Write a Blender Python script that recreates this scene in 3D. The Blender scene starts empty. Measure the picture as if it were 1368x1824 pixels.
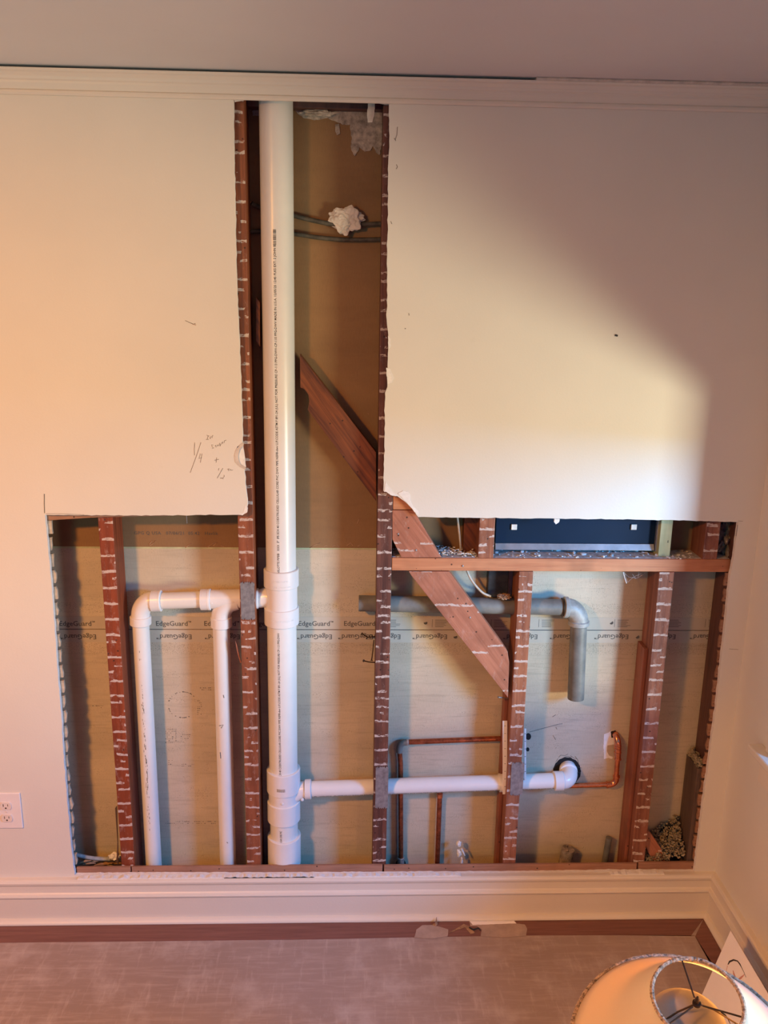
import bpy, bmesh, math, random
from mathutils import Vector, Matrix, noise
random.seed(7)
C = bpy.context.scene
# ------------------------------------------------------------------ camera
F_PX = 1510.8; YAW, PITCH, ROLL = 0.03748, 0.24534, 0.01617
CAM = Vector((0, -2.2853, 1.9071))
_f = Vector((math.sin(YAW)*math.cos(PITCH), math.cos(YAW)*math.cos(PITCH), -math.sin(PITCH)))
_r0 = Vector((math.cos(YAW), -math.sin(YAW), 0)); _u0 = _r0.cross(_f)
_r = _r0*math.cos(ROLL) + _u0*math.sin(ROLL); _u = _u0*math.cos(ROLL) - _r0*math.sin(ROLL)
cd = bpy.data.cameras.new('camera'); cam = bpy.data.objects.new('camera', cd); C.collection.objects.link(cam)
cd.sensor_fit = 'HORIZONTAL'; cd.sensor_width = 36; cd.lens = 36*F_PX/1368; cd.clip_start = .01
cam.matrix_world = Matrix((( _r.x, _u.x, -_f.x, CAM.x), (_r.y, _u.y, -_f.y, CAM.y), (_r.z, _u.z, -_f.z, CAM.z), (0, 0, 0, 1)))
C.camera = cam
C.view_settings.view_transform = 'Standard'; C.view_settings.look = 'None'
C.view_settings.exposure = 0.0; C.view_settings.gamma = 1; C.view_settings.use_curve_mapping = False
# ------------------------------------------------------------------ world and lights
w = bpy.data.worlds.new('world'); C.world = w; w.use_nodes = True
w.node_tree.nodes['Background'].inputs[0].default_value = (.12, .18, 1, 1)
w.node_tree.nodes['Background'].inputs[1].default_value = .22
def area(name, loc, target, sx, sy, power, col, spread=180, shape='RECTANGLE'):
    l = bpy.data.lights.new(name, 'AREA'); l.shape = shape; l.size = sx; l.size_y = sy
    l.energy = power; l.color = col; l.spread = math.radians(spread)
    o = bpy.data.objects.new(name, l); C.collection.objects.link(o); o.location = loc
    o.rotation_euler = (Vector(target)-Vector(loc)).to_track_quat('-Z', 'Y').to_euler(); return o
area('warm_ceiling_lamp', (-1.45, -2.1, 2.33), (-1.5, -1.7, 0), .26, .26, 85, (1, .375, .055), 180, 'DISK')
area('room_bounce', (-1.5, -2.7, 1.5), (.1, 0, 1.1), .8, .8, 8.5, (.32, .92, .72))
area('daylight_from_low_outside', (2.42, -1.8, .76), (.3, 0, 1.6), .6, .46, 64, (1, .95, .66))
area('daylight_from_sky', (2.42, -1.8, 1.70), (.35, 0, .75), .6, .55, 98, (.05, .40, 1))
# ------------------------------------------------------------------ helpers
def P(px, py, Y=0.0):
    d = _r*((px-684)/F_PX) + _u*((912-py)/F_PX) + _f
    return CAM + d*((Y-CAM.y)/d.y)
def PX(px, py, X):
    d = _r*((px-684)/F_PX) + _u*((912-py)/F_PX) + _f
    return CAM + d*((X-CAM.x)/d.x)
def PZ(px, py, Z):
    d = _r*((px-684)/F_PX) + _u*((912-py)/F_PX) + _f
    return CAM + d*((Z-CAM.z)/d.z)
def tag(o, label=None, cat=None, group=None, kind=None):
    if label: o['label'] = label
    if cat: o['category'] = cat
    if group: o['group'] = group
    if kind: o['kind'] = kind
    return o
def thing(name, loc, label, cat, group=None):
    o = bpy.data.objects.new(name, None); o.empty_display_size = .02
    C.collection.objects.link(o); o.location = loc; return tag(o, label, cat, group)
def wloc(o):
    v = Vector((0, 0, 0))
    while o: v = v + Vector(o.location); o = o.parent
    return v
def obj(name, bm, mats, parent=None, bevel=0, smooth=False, origin=None):
    bmesh.ops.recalc_face_normals(bm, faces=bm.faces)
    off = wloc(parent) if parent else (Vector(origin) if origin is not None else Vector((0, 0, 0)))
    me = bpy.data.meshes.new(name)
    if parent is None and origin is None:
        vs = [v.co for v in bm.verts]
        off = Vector(((min(v.x for v in vs)+max(v.x for v in vs))/2, (min(v.y for v in vs)+max(v.y for v in vs))/2, min(v.z for v in vs)))
    bmesh.ops.translate(bm, verts=bm.verts, vec=-off)
    bm.to_mesh(me); bm.free()
    for m in (mats if isinstance(mats, (list, tuple)) else [mats]): me.materials.append(m)
    o = bpy.data.objects.new(name, me); C.collection.objects.link(o)
    if parent: o.parent = parent
    else: o.location = off
    if smooth:
        for p in me.polygons: p.use_smooth = True
        try: me.set_sharp_from_angle(angle=math.radians(40))
        except Exception: pass
    if bevel:
        b = o.modifiers.new('bevel', 'BEVEL'); b.width = bevel; b.segments = 2; b.limit_method = 'ANGLE'; b.angle_limit = math.radians(50)
    return o
def box(x0, x1, y0, y1, z0, z1, bm=None, mi=0):
    bm = bm or bmesh.new()
    r = bmesh.ops.create_cube(bm, size=1)
    for v in r['verts']: v.co = Vector(((x0+x1)/2+v.co.x*(x1-x0), (y0+y1)/2+v.co.y*(y1-y0), (z0+z1)/2+v.co.z*(z1-z0)))
    return bm
def prism(pts, vec, bm=None):
    """closed polygon of 3D points extruded by vec"""
    bm = bm or bmesh.new(); vec = Vector(vec)
    a = [bm.verts.new(p) for p in pts]; b = [bm.verts.new(Vector(p)+vec) for p in pts]
    n = len(pts)
    ea = [bm.edges.new((a[i], a[(i+1) % n])) for i in range(n)]
    eb = [bm.edges.new((b[i], b[(i+1) % n])) for i in range(n)]
    bmesh.ops.triangle_fill(bm, use_beauty=True, edges=ea); bmesh.ops.triangle_fill(bm, use_beauty=True, edges=eb)
    for i in range(n): bm.faces.new((a[i], a[(i+1) % n], b[(i+1) % n], b[i]))
    return bm
def tube(path, rad, n=24, caps=True, bm=None, inner=None):
    """tube along a list of points; rad number or list; inner = wall radius of an open end"""
    bm = bm or bmesh.new(); path = [Vector(p) for p in path]
    rads = rad if isinstance(rad, (list, tuple)) else [rad]*len(path)
    t0 = (path[1]-path[0]).normalized()
    ref = Vector((0, 0, 1)) if abs(t0.z) < .9 else Vector((1, 0, 0))
    nrm = (ref - t0*ref.dot(t0)).normalized(); rings = []; pt = t0
    for i, p in enumerate(path):
        if i == 0: t = t0
        elif i == len(path)-1: t = (path[i]-path[i-1]).normalized()
        else:
            a = (path[i]-path[i-1]); b = (path[i+1]-path[i])
            a = a.normalized() if a.length > 1e-7 else pt; b = b.normalized() if b.length > 1e-7 else a
            t = (a+b).normalized()
        q = pt.rotation_difference(t); nrm = (q @ nrm); nrm = (nrm - t*nrm.dot(t)).normalized(); pt = t
        bi = t.cross(nrm)
        rings.append([bm.verts.new(p + (nrm*math.cos(k*2*math.pi/n) + bi*math.sin(k*2*math.pi/n))*rads[i]) for k in range(n)])
    for A, B in zip(rings, rings[1:]):
        for k in range(n): bm.faces.new((A[k], A[(k+1) % n], B[(k+1) % n], B[k]))
    if caps:
        bm.faces.new(rings[0][::-1]); bm.faces.new(rings[-1])
    return bm
def hollow(p0, p1, r, ri, bm=None, n=28):
    """open-ended pipe with a wall"""
    bm = bm or bmesh.new(); p0 = Vector(p0); p1 = Vector(p1); t = (p1-p0).normalized()
    return tube([p0, p0+t*1e-5, p1-t*1e-5, p1, p1, p1-t*1e-5, p0+t*1e-5, p0, p0], [r-.0004, r, r, r-.0004, ri, ri, ri, ri, r-.0004], n, False, bm)
def arc(p0, pc, p1, n=12):
    """round corner from p0 to p1 around virtual corner pc"""
    p0, pc, p1 = Vector(p0), Vector(pc), Vector(p1); out = []
    k = .5523
    c0 = p0+(pc-p0)*k; c1 = p1+(pc-p1)*k
    for i in range(n+1):
        t = i/n; out.append(p0*(1-t)**3+c0*3*t*(1-t)**2+c1*3*t*t*(1-t)+p1*t**3)
    return out
def hub(p0, p1, r, bm, e=.0015, n=36):
    p0 = Vector(p0); p1 = Vector(p1); t = (p1-p0).normalized()
    tube([p0, p0+t*.0004, p0+t*(e+.0004), p1-t*(e+.0004), p1-t*.0004, p1], [r*.86, r-e, r, r, r-e, r*.86], n, True, bm)
def text_mesh(s, size, fn, spacing=1.0, bold=.012):
    cu = bpy.data.curves.new('t', 'FONT'); cu.body = s; cu.size = size; cu.space_character = spacing; cu.resolution_u = 2; cu.offset = bold*size
    cu.align_x = 'LEFT'; cu.align_y = 'CENTER'
    o = bpy.data.objects.new('t', cu); C.collection.objects.link(o)
    dg = bpy.context.evaluated_depsgraph_get(); dg.update()
    me = bpy.data.meshes.new_from_object(o.evaluated_get(dg)); bm = bmesh.new(); bm.from_mesh(me)
    bpy.data.objects.remove(o); bpy.data.curves.remove(cu); bpy.data.meshes.remove(me)
    for v in bm.verts: v.co = Vector(fn(v.co.x, v.co.y))
    return bm
def merge(bm, other):
    me = bpy.data.meshes.new('tmp'); other.to_mesh(me); other.free(); bm.from_mesh(me); bpy.data.meshes.remove(me); return bm
def blob(center, rx, ry, rz, amp, freq, seed, sub=4, bm=None):
    bm = bm or bmesh.new(); r = bmesh.ops.create_icosphere(bm, subdivisions=sub, radius=1)
    for v in r['verts']:
        d = v.co.normalized(); k = 1+amp*noise.noise(d*freq+Vector((seed, seed*2.3, 1)))+amp*.5*noise.noise(d*freq*2.7+Vector((seed, 3, seed)))
        v.co = Vector(center)+Vector((d.x*rx*k, d.y*ry*k, d.z*rz*k))
    return bm
def rough_outline(pts, step, amp, closed=True, seed=0):
    out = []; n = len(pts)
    for i in range(n if closed else n-1):
        a = Vector(pts[i]); b = Vector(pts[(i+1) % n]); L = (b-a).length; m = max(1, int(L/step))
        nn = Vector((-(b-a).z, 0, (b-a).x)).normalized()
        for k in range(m):
            t = k/m; p = a.lerp(b, t)
            if 0 < k: p = p + nn*amp*(noise.noise(p*90+Vector((seed, 0, 0)))+.8*noise.noise(p*300+Vector((seed, 5, 0))))
            out.append(p)
    if not closed: out.append(Vector(pts[-1]))
    return out
# ------------------------------------------------------------------ materials
class NT:
    def __init__(s, name):
        s.m = bpy.data.materials.new(name); s.m.use_nodes = True; s.t = s.m.node_tree; s.n = s.t.nodes
        s.b = s.n['Principled BSDF']; s.co = s.n.new('ShaderNodeTexCoord').outputs['Object']
    def link(s, a, b): s.t.links.new(a, b)
    def setv(s, inp, v):
        if hasattr(v, 'links'): s.link(v, inp)
        else: inp.default_value = v if not (isinstance(v, tuple) and len(v) == 3 and inp.type == 'RGBA') else (*v, 1)
    def math(s, op, a, b=0, c=0):
        n = s.n.new('ShaderNodeMath'); n.operation = op
        for i, v in enumerate((a, b, c)): s.setv(n.inputs[i], v)
        return n.outputs[0]
    def map(s, scale=(1, 1, 1), loc=(0, 0, 0), rot=(0, 0, 0), co=None):
        n = s.n.new('ShaderNodeMapping'); s.link(co or s.co, n.inputs[0])
        n.inputs['Scale'].default_value = scale; n.inputs['Location'].default_value = loc; n.inputs['Rotation'].default_value = rot
        return n.outputs[0]
    def noise(s, scale, vec=None, detail=3, rough=.6, dist=0):
        n = s.n.new('ShaderNodeTexNoise'); s.link(vec or s.co, n.inputs['Vector']); n.inputs['Scale'].default_value = scale
        n.inputs['Detail'].default_value = detail; n.inputs['Roughness'].default_value = rough; n.inputs['Distortion'].default_value = dist
        return n.outputs[0]
    def voro(s, scale, vec=None):
        n = s.n.new('ShaderNodeTexVoronoi'); s.link(vec or s.co, n.inputs['Vector']); n.inputs['Scale'].default_value = scale
        return n.outputs['Distance']
    def ramp(s, fac, a, b):
        n = s.n.new('ShaderNodeMapRange'); s.setv(n.inputs[0], fac); n.inputs[1].default_value = a; n.inputs[2].default_value = b
        return n.outputs[0]
    def mix(s, f, a, b):
        n = s.n.new('ShaderNodeMix'); n.data_type = 'RGBA'; s.setv(n.inputs[0], f); s.setv(n.inputs[6], a); s.setv(n.inputs[7], b)
        return n.outputs[2]
    def sep(s, v=None):
        n = s.n.new('ShaderNodeSeparateXYZ'); s.link(v or s.co, n.inputs[0]); return n.outputs
    def front(s):
        g = s.n.new('ShaderNodeNewGeometry'); x = s.sep(g.outputs['True Normal']); return s.math('LESS_THAN', x[1], -.7)
    def done(s, col, rough=.7, bump=None, dist=.001, metal=0, strength=.6, spec=None):
        s.setv(s.b.inputs['Base Color'], col); s.setv(s.b.inputs['Roughness'], rough); s.b.inputs['Metallic'].default_value = metal
        if spec is not None: s.b.inputs['Specular IOR Level'].default_value = spec
        if bump is not None:
            n = s.n.new('ShaderNodeBump'); s.setv(n.inputs['Height'], bump); n.inputs['Distance'].default_value = dist; n.inputs['Strength'].default_value = strength
            s.link(n.outputs[0], s.b.inputs['Normal'])
        return s.m
def plain(name, col, rough=.7, metal=0, var=.12, nscale=30, bump=.0004, spec=None):
    t = NT(name); n = t.noise(nscale, detail=5); d = tuple(c*(1-var*2) for c in col); e = tuple(min(1, c*(1+var)) for c in col)
    return t.done(t.mix(t.ramp(n, .3, .7), d, e), rough, n, bump, metal, spec=spec)
def wood(name, c1, c2, streak=0.0, grain='z', seed=0., pitch=.0478, knots=.5, rot=0, sheen=.55, dark=None):
    t = NT(name); st = {'z': (60, 60, 3), 'x': (3, 60, 60)}[grain]
    base = t.map((1, 1, 1), (seed*1.7, seed, seed*.9), (0, rot, 0))
    g = t.noise(1.0, t.map(st, co=base), 5, .65, .6)
    big = t.noise(7, base, 3)
    col = t.mix(t.ramp(g, .35, .68), c1, c2)
    col = t.mix(t.math('MULTIPLY', t.ramp(big, .5, .75), .55), col, dark or tuple(c*.45 for c in c1))
    fr = t.front(); xyz = t.sep()
    dots = t.math('MULTIPLY', t.math('LESS_THAN', t.voro(34, t.map((1, .01, 1), (seed, 0, seed))), .085), fr)
    col = t.mix(t.math('MULTIPLY', dots, .85), col, (.02, .008, .004))
    if streak:
        wob = t.math('MULTIPLY', t.math('SUBTRACT', t.noise(26, t.map((1, 1, .5), (seed, 0, 0))), .5), .010)
        step = t.math('MULTIPLY', t.math('GREATER_THAN', t.noise(14, t.map((1, .1, .6), (seed*3, 0, 0))), .53), .021)
        z = t.math('ADD', t.math('ADD', t.math('ADD', xyz[2], wob), step), 10+seed*.013)
        f = t.math('FRACT', t.math('DIVIDE', z, pitch))
        wd = t.math('MULTIPLY', t.noise(60, t.map((1, .1, 1), (seed, 3, 0))), .30 if pitch < .1 else .10)
        s_ = t.math('LESS_THAN', f, wd)
        brk = t.ramp(t.noise(85, t.map((1, .2, 2.4), (seed, 9, 0)), 5, .75), .52-.16*streak, .60-.14*streak)
        smear = t.math('MULTIPLY', t.ramp(t.noise(22, t.map((2.5, .2, 1), (seed, 4, 2)), 5, .8), .60-.06*streak, .80), .55*min(1, streak))
        m = t.math('MULTIPLY', t.math('MAXIMUM', t.math('MULTIPLY', s_, brk), smear), fr)
        col = t.mix(t.math('MULTIPLY', m, .85), col, (.62, .53, .47))
    return t.done(col, sheen, t.math('ADD', g, t.math('MULTIPLY', dots, -2)), .0012, strength=.7)
def board(name, c, speck, seed, lines=.5, bands=()):
    t = NT(name); z = t.sep()[2]
    a = t.noise(3, t.map((1, 1, 2.5), (seed, 0, 0)), 4); b = t.noise(1, t.map((9, 9, 95), (seed, 0, 0)), 4, .6)
    wv = t.noise(1, t.map((420, 1, 60), (seed, 0, 0)), 2, .6)
    col = t.mix(t.ramp(a, .3, .7), tuple(x*.84 for x in c), tuple(min(1, x*1.10) for x in c))
    col = t.mix(t.math('MULTIPLY', t.ramp(b, .52, .78), lines), col, tuple(x*.55 for x in c))
    col = t.mix(t.math('MULTIPLY', t.ramp(wv, .45, .75), .22), col, tuple(x*.6 for x in c))
    sp = t.math('LESS_THAN', t.voro(230, t.map((1, .02, 1.3))), .24)
    pk = t.ramp(t.noise(8, t.map((1, 1, 2), (seed+4, 0, 0)), 5, .8), .50, .62)
    rp = t.math('GREATER_THAN', t.noise(330, t.map((1, .02, 1.6))), .60)
    for z0, z1 in bands:
        m_ = t.math('MULTIPLY', t.math('GREATER_THAN', z, z0), t.math('LESS_THAN', z, z1)); pk = t.math('MAXIMUM', pk, t.math('MULTIPLY', m_, .9))
        col = t.mix(t.math('MULTIPLY', t.math('MULTIPLY', m_, rp), .55), col, tuple(x*.38 for x in c))
    col = t.mix(t.math('MULTIPLY', t.math('MULTIPLY', sp, pk), speck), col, tuple(x*.22 for x in c))
    return t.done(col, .85, t.noise(220, t.map((1, 1, .4)), 2), .0004)
def paint(name, c, bumpd=.0006, rough=.55, var=.03):
    t = NT(name); a = t.noise(2.2, detail=3); f = t.noise(160, detail=2); g = t.noise(14, detail=4)
    col = t.mix(t.ramp(a, .3, .7), tuple(x*(1-var) for x in c), tuple(min(1, x*(1+var)) for x in c))
    sc = t.math('MULTIPLY', t.ramp(g, .68, .8), .12)
    col = t.mix(sc, col, tuple(x*.6 for x in c))
    return t.done(col, rough, t.math('ADD', f, t.math('MULTIPLY', g, 1.6)), bumpd, strength=.35)
M = {}
M['wall'] = paint('wall_paint', (.74, .70, .62)); M['ceil'] = paint('ceiling_paint', (.68, .65, .64), .0003, .8)
M['trim'] = paint('trim_paint', (.74, .67, .57), .0006, .42)
M['gyp'] = plain('broken_plaster', (.84, .81, .76), .9, nscale=90, bump=.0007, var=.05)
M['gypgrey'] = plain('grey_gypsum_core', (.50, .52, .52), .95, nscale=150, bump=.003, var=.2)
M['caulk'] = plain('old_caulk', (.66, .57, .48), .6, nscale=40)
M['lath'] = wood('lath_wood', (.42, .34, .25), (.56, .47, .36), 0, 'x', 3); M['lathbrown'] = wood('brown_lath_wood', (.30, .15, .08), (.42, .22, .13), 0, 'x', 5)
M['s1'] = wood('stud_wood_red', (.17, .030, .009), (.29, .060, .018), 1.0, 'z', 1.3)
M['s2'] = wood('stud_wood_orange', (.17, .045, .018), (.34, .105, .042), .75, 'z', 4.1)
M['s3'] = wood('stud_wood_dark', (.065, .022, .016), (.19, .068, .042), .62, 'z', 7.7)
M['s4'] = wood('stud_wood_brown', (.20, .060, .030), (.40, .15, .07), .95, 'z', 11.2)
M['s5'] = wood('stud_wood_spiked', (.17, .055, .033), (.33, .125, .07), .95, 'z', 15.8)
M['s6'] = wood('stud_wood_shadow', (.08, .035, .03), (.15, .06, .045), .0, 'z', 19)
M['beam'] = wood('beam_wood', (.46, .17, .075), (.62, .27, .125), .0, 'x', 2.2); M['plainbrown'] = wood('plain_brown_wood', (.20, .060, .035), (.34, .12, .065), .0, 'z', 21)
M['brace'] = wood('brace_wood', (.34, .12, .065), (.50, .20, .115), .75, 'x', 6.6, pitch=.125, rot=math.radians(-54))
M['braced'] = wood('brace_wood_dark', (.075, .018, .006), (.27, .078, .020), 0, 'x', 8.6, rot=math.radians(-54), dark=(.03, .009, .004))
M['oldwood'] = wood('old_grey_wood', (.075, .045, .034), (.15, .095, .07), 0, 'z', 9)
M['strip'] = wood('sole_strip_wood', (.24, .115, .07), (.42, .22, .14), .0, 'x', 12)
M['ptwood'] = wood('treated_wood', (.40, .42, .22), (.56, .56, .32), 0, 'z', 14)
M['pvc'] = plain('white_pvc', (.80, .78, .73), .30, var=.02, nscale=12, bump=.0001, spec=.5)
M['pvcfit'] = plain('white_pvc_fitting', (.82, .79, .76), .27, var=.02, nscale=12, bump=.0001, spec=.5)
M['glue'] = plain('white_hub_rim', (.88, .88, .87), .3, var=.02)
M['ink'] = plain('black_print', (.035, .033, .032), .6, var=.1); M['inkgrey'] = plain('faded_print', (.10, .095, .085), .8, var=.1)
M['pencil'] = plain('pencil_line', (.22, .17, .13), .8)
M['galv'] = plain('galvanized_steel', (.36, .36, .37), .45, .55, .2, 60, .0003)
M['copper'] = plain('copper_tarnished', (.42, .12, .055), .35, .75, .3, 60, .0004)
M['copperb'] = plain('copper_bright', (.80, .30, .15), .24, .9, .2, 60, .0003)
M['solder'] = plain('solder_joint', (.50, .48, .45), .4, .6, .2, 120, .001)
M['drain'] = plain('old_grey_drain', (.20, .20, .18), .5, .1, .22, 14, .001); M['stub'] = plain('rusty_stub', (.34, .28, .22), .6, .1, .35, 50, .001)
M['drainhub'] = plain('old_light_hub', (.36, .37, .35), .5, .05, .25, 20, .002)
M['cable'] = plain('dark_cable_sheath', (.085, .075, .055), .6, var=.3, nscale=60, bump=.001)
M['romex'] = plain('cream_cable_sheath', (.55, .48, .38), .5, var=.12, nscale=60)
M['greycable'] = plain('grey_cable_sheath', (.36, .38, .38), .6, var=.2, nscale=60)
M['navy'] = plain('navy_panel', (.004, .020, .050), .55, var=.12, nscale=3, bump=.00005, spec=.15)
M['steel'] = plain('bright_steel', (.62, .66, .70), .3, .8, .12, 20)
M['foam'] = plain('white_foam_pad', (.75, .74, .68), .9)
M['junction'] = plain('dark_steel_box', (.045, .050, .055), .5, .5, .25, 30)
M['insul'] = plain('old_insulation', (.36, .29, .19), .95, var=.35, nscale=60, bump=.006)
M['kraft'] = plain('torn_kraft_paper', (.30, .235, .17), .85, var=.35, nscale=25, bump=.004)
M['dust'] = plain('plaster_dust', (.60, .57, .54), .95, var=.25, nscale=70, bump=.002)
M['chip'] = plain('plaster_chip', (.84, .81, .76), .9, var=.12, nscale=90, bump=.001)
M['chipb'] = plain('wood_chip', (.42, .25, .14), .8, var=.3, nscale=40)
M['black'] = plain('dark_gap', (.012, .010, .010), .9)
M['mud'] = plain('joint_compound', (.50, .43, .35), .9, var=.3, nscale=55, bump=.004)
M['tissue'] = plain('crumpled_white_wad', (.74, .68, .58), .85, var=.1, nscale=40, bump=.002)
M['topboard'] = board('brown_kraft_gypsum_face', (.27, .155, .070), .12, 2, .12)
M['midboard'] = board('speckled_gypsum_face', (.58, .50, .37), .7, 5, .35, ((.052, .085),))
M['lowboard'] = board('stained_gypsum_face', (.56, .465, .335), .7, 9, .50, ((.795, .833),))
M['tape'] = plain('printed_edge_tape', (.52, .46, .36), .8, var=.03, nscale=20)
M['edgegreen'] = plain('pale_green_board_edge', (.52, .54, .32), .8, var=.12)
M['outlet'] = plain('cream_plastic', (.84, .78, .74), .3, var=.02); M['outface'] = plain('cream_receptacle', (.80, .70, .62), .35, var=.02)
M['card'] = plain('white_card', (.93, .88, .86), .6, var=.01)
M['pinkink'] = plain('pink_print', (.62, .30, .25), .7)
def _floor():
    t = NT('floor_covering'); a = t.noise(1.6, detail=4); b = t.noise(1, t.map((6, 60, 1)), 4, .7); c = t.noise(1, t.map((50, 7, 1), rot=(0, 0, .5)), 4, .7); d = t.noise(9, detail=5)
    col = t.mix(t.ramp(a, .3, .7), (.30, .215, .185), (.37, .27, .23))
    col = t.mix(t.math('MULTIPLY', t.ramp(b, .48, .75), .55), col, (.52, .40, .35))
    col = t.mix(t.math('MULTIPLY', t.ramp(c, .55, .75), .55), col, (.54, .43, .39))
    col = t.mix(t.math('MULTIPLY', t.ramp(d, .50, .68), .5), col, (.52, .43, .40))
    col = t.mix(t.math('MULTIPLY', t.math('LESS_THAN', t.voro(9), .02), .8), col, (.04, .02, .02))
    return t.done(col, .5, d, .0005)
M['floor'] = _floor()
def _tape():
    t = NT('floor_tape'); b = t.noise(1, t.map((4, 90, 1)), 4, .7); col = t.mix(t.ramp(b, .35, .75), (.16, .060, .045), (.25, .105, .08)); return t.done(col, .45, b, .0004)
M['ftape'] = _tape()
M['fpaper'] = plain('torn_floor_paper', (.42, .31, .26), .7, var=.1, nscale=25)
def _shade():
    t = NT('lampshade_fabric'); n = t.noise(260, detail=2)
    m = t.done(t.mix(n, (.90, .74, .48), (.93, .80, .57)), .8, n, .0003)
    tr = t.n.new('ShaderNodeBsdfTranslucent'); tr.inputs[0].default_value = (.85, .62, .36, 1)
    mx = t.n.new('ShaderNodeMixShader'); mx.inputs[0].default_value = .35
    out = t.n['Material Output']; t.link(t.b.outputs[0], mx.inputs[1]); t.link(tr.outputs[0], mx.inputs[2]); t.link(mx.outputs[0], out.inputs[0]); return m
M['shade'] = _shade()
M['braid'] = plain('cream_braid', (.58, .38, .24), .9, var=.45, nscale=190, bump=.003)
M['bronze'] = plain('dark_bronze', (.08, .045, .025), .4, .7)
M['white'] = plain('white_bulb_glass', (.40, .34, .27), .6, var=.04)

# ------------------------------------------------------------------ room shell
SF = .022; SB = .114; BY = .12                        # stud front, stud back, board face
XR = 1.15; XL = -2.6; YB = -3.0; H = 2.44
hole_px = [(416,177),(440,176),(525,176),(560,177),(620,179),(693,184),(694,240),(691,300),(691,400),(689,470),(690,545),(688,560),(692,600),(691,640),
 (690,690),(686,700),(685,780),(683,875),(690,872),(696,880),(708,884),(722,894),(734,906),(745,921),(820,922),(1000,924),(1180,926),(1315,930),
 (1308,985),(1300,1030),(1296,1070),(1290,1130),(1284,1180),(1278,1240),(1270,1300),(1262,1360),(1252,1430),(1245,1490),(1237,1553),
 (1100,1553),(900,1556),(690,1557),(500,1558),(300,1558),(133,1559),(126,1500),(121,1440),(114,1360),(109,1270),(102,1190),(97,1110),(89,1010),(80,917),
 (180,918),(300,918),(432,917),(438,912),(441,900),(438,870),(435,833),(424,829),(418,812),(422,796),(432,790),(432,750),(429,680),(427,620),(424,560),(421,480),(419,380),(417,280)]
hole = rough_outline([P(x, y, 0) for x, y in hole_px], .012, .0017)
def sheet_with_hole(outer, inner, y0, th):
    bm = bmesh.new(); es = []
    for loop in (outer, inner):
        vs = [bm.verts.new((p[0], y0, p[2])) for p in loop]
        es += [bm.edges.new((vs[i], vs[(i+1) % len(vs)])) for i in range(len(vs))]
    bmesh.ops.triangle_fill(bm, use_beauty=True, edges=es)
    fs = list(bm.faces); r = bmesh.ops.extrude_face_region(bm, geom=fs)
    bmesh.ops.translate(bm, verts=[v for v in r['geom'] if isinstance(v, bmesh.types.BMVert)], vec=(0, th, 0))
    bmesh.ops.recalc_face_normals(bm, faces=bm.faces)
    for f in bm.faces:
        if abs(f.normal.y) < .5: f.material_index = 1
    return bm
outer = [(XL, 0, 0), (XR+.02, 0, 0), (XR+.02, 0, 2.432), (XL, 0, 2.432)]
wall = obj('wall_back', sheet_with_hole(outer, hole, 0, .0125), [M['wall'], M['gyp']], origin=(0, 0, 0)); tag(wall, kind='structure')
FL = .026
tag(obj('floor', box(XL, XR+.1, YB, 0, -.03, FL), M['floor'], origin=(0, 0, 0)), kind='structure')
tag(obj('ceiling', box(XL, XR+.1, YB, .2, H, H+.03), M['ceil'], origin=(0, 0, 0)), kind='structure')
# right wall with the window opening
WY0, WY1, WZ0, WZ1 = -.258, -1.62, .66, 1.56
bm = box(XR, XR+.12, WY0, .3, 0, H); box(XR, XR+.12, YB, WY1, 0, H, bm); box(XR, XR+.12, WY1, WY0, 0, WZ0, bm); box(XR, XR+.12, WY1, WY0, WZ1, H, bm)
tag(obj('wall_right', bm, M['wall'], origin=(XR, 0, 0)), kind='structure')
bm = box(XR+.085, XR+.115, WY0-.03, WY0, WZ0, WZ1); box(XR+.085, XR+.115, WY1, WY1+.03, WZ0, WZ1, bm); box(XR+.085, XR+.115, WY1, WY0, WZ1-.03, WZ1, bm); box(XR+.085, XR+.115, WY1, WY0, WZ0, WZ0+.03, bm)
win = tag(obj('window_1', bm, M['trim'], origin=(XR, WY0, WZ0), bevel=.002), kind='structure')
obj('window_sill', box(XR+.0001, XR+.084, WY1+.001, WY0-.001, .697, .718, box(XR-.042, XR-.0003, WY1-.10, -.176, .697, .718)), M['trim'], win, bevel=.004)
obj('window_apron', box(XR-.016, XR-.0002, WY1-.06, -.205, .62, .6965), M['trim'], win, bevel=.002)
cs = box(XR-.012, XR, -.264, -.215, .7185, 1.5995); box(XR-.012, XR, WY1-.03, WY1+.005, .718, 1.60, cs); box(XR-.012, XR, WY1-.03, -.215, 1.56, 1.62, cs)
obj('window_casing', cs, M['trim'], win, bevel=.002)
# crown moulding along the ceiling, with the open crack above it
def profile(prof, a, b, perp, mitre=0):
    """sweep a (depth, height) profile between two points; perp = direction of depth"""
    bm = bmesh.new(); a = Vector(a); b = Vector(b); perp = Vector(perp); R = []
    dr_ = (b-a).normalized()
    for q, off in ((a, 0), (b, mitre)):
        R.append([bm.verts.new(q+perp*d-dr_*d*off+Vector((0, 0, h))) for d, h in prof])
    n = len(prof)
    for i in range(n): bm.faces.new((R[0][i], R[0][(i+1) % n], R[1][(i+1) % n], R[1][i]))
    bm.faces.new(R[0][::-1]); bm.faces.new(R[1]); return bm
crown = [(0, 2.378), (.006, 2.378), (.009, 2.383), (.009, 2.388), (.006, 2.391), (.008, 2.396), (.011, 2.404), (.012, 2.409), (.016, 2.412), (.018, 2.418), (.024, 2.425), (.030, 2.428), (.032, 2.431), (.032, 2.4335), (0, 2.4335)]
tag(obj('trim_1', profile(crown, (XL, 0, 0), (XR-.0002, 0, 0), (0, -1, 0), .9), M['trim'], origin=(0, 0, 2.38), bevel=.0006), kind='structure')
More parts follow.
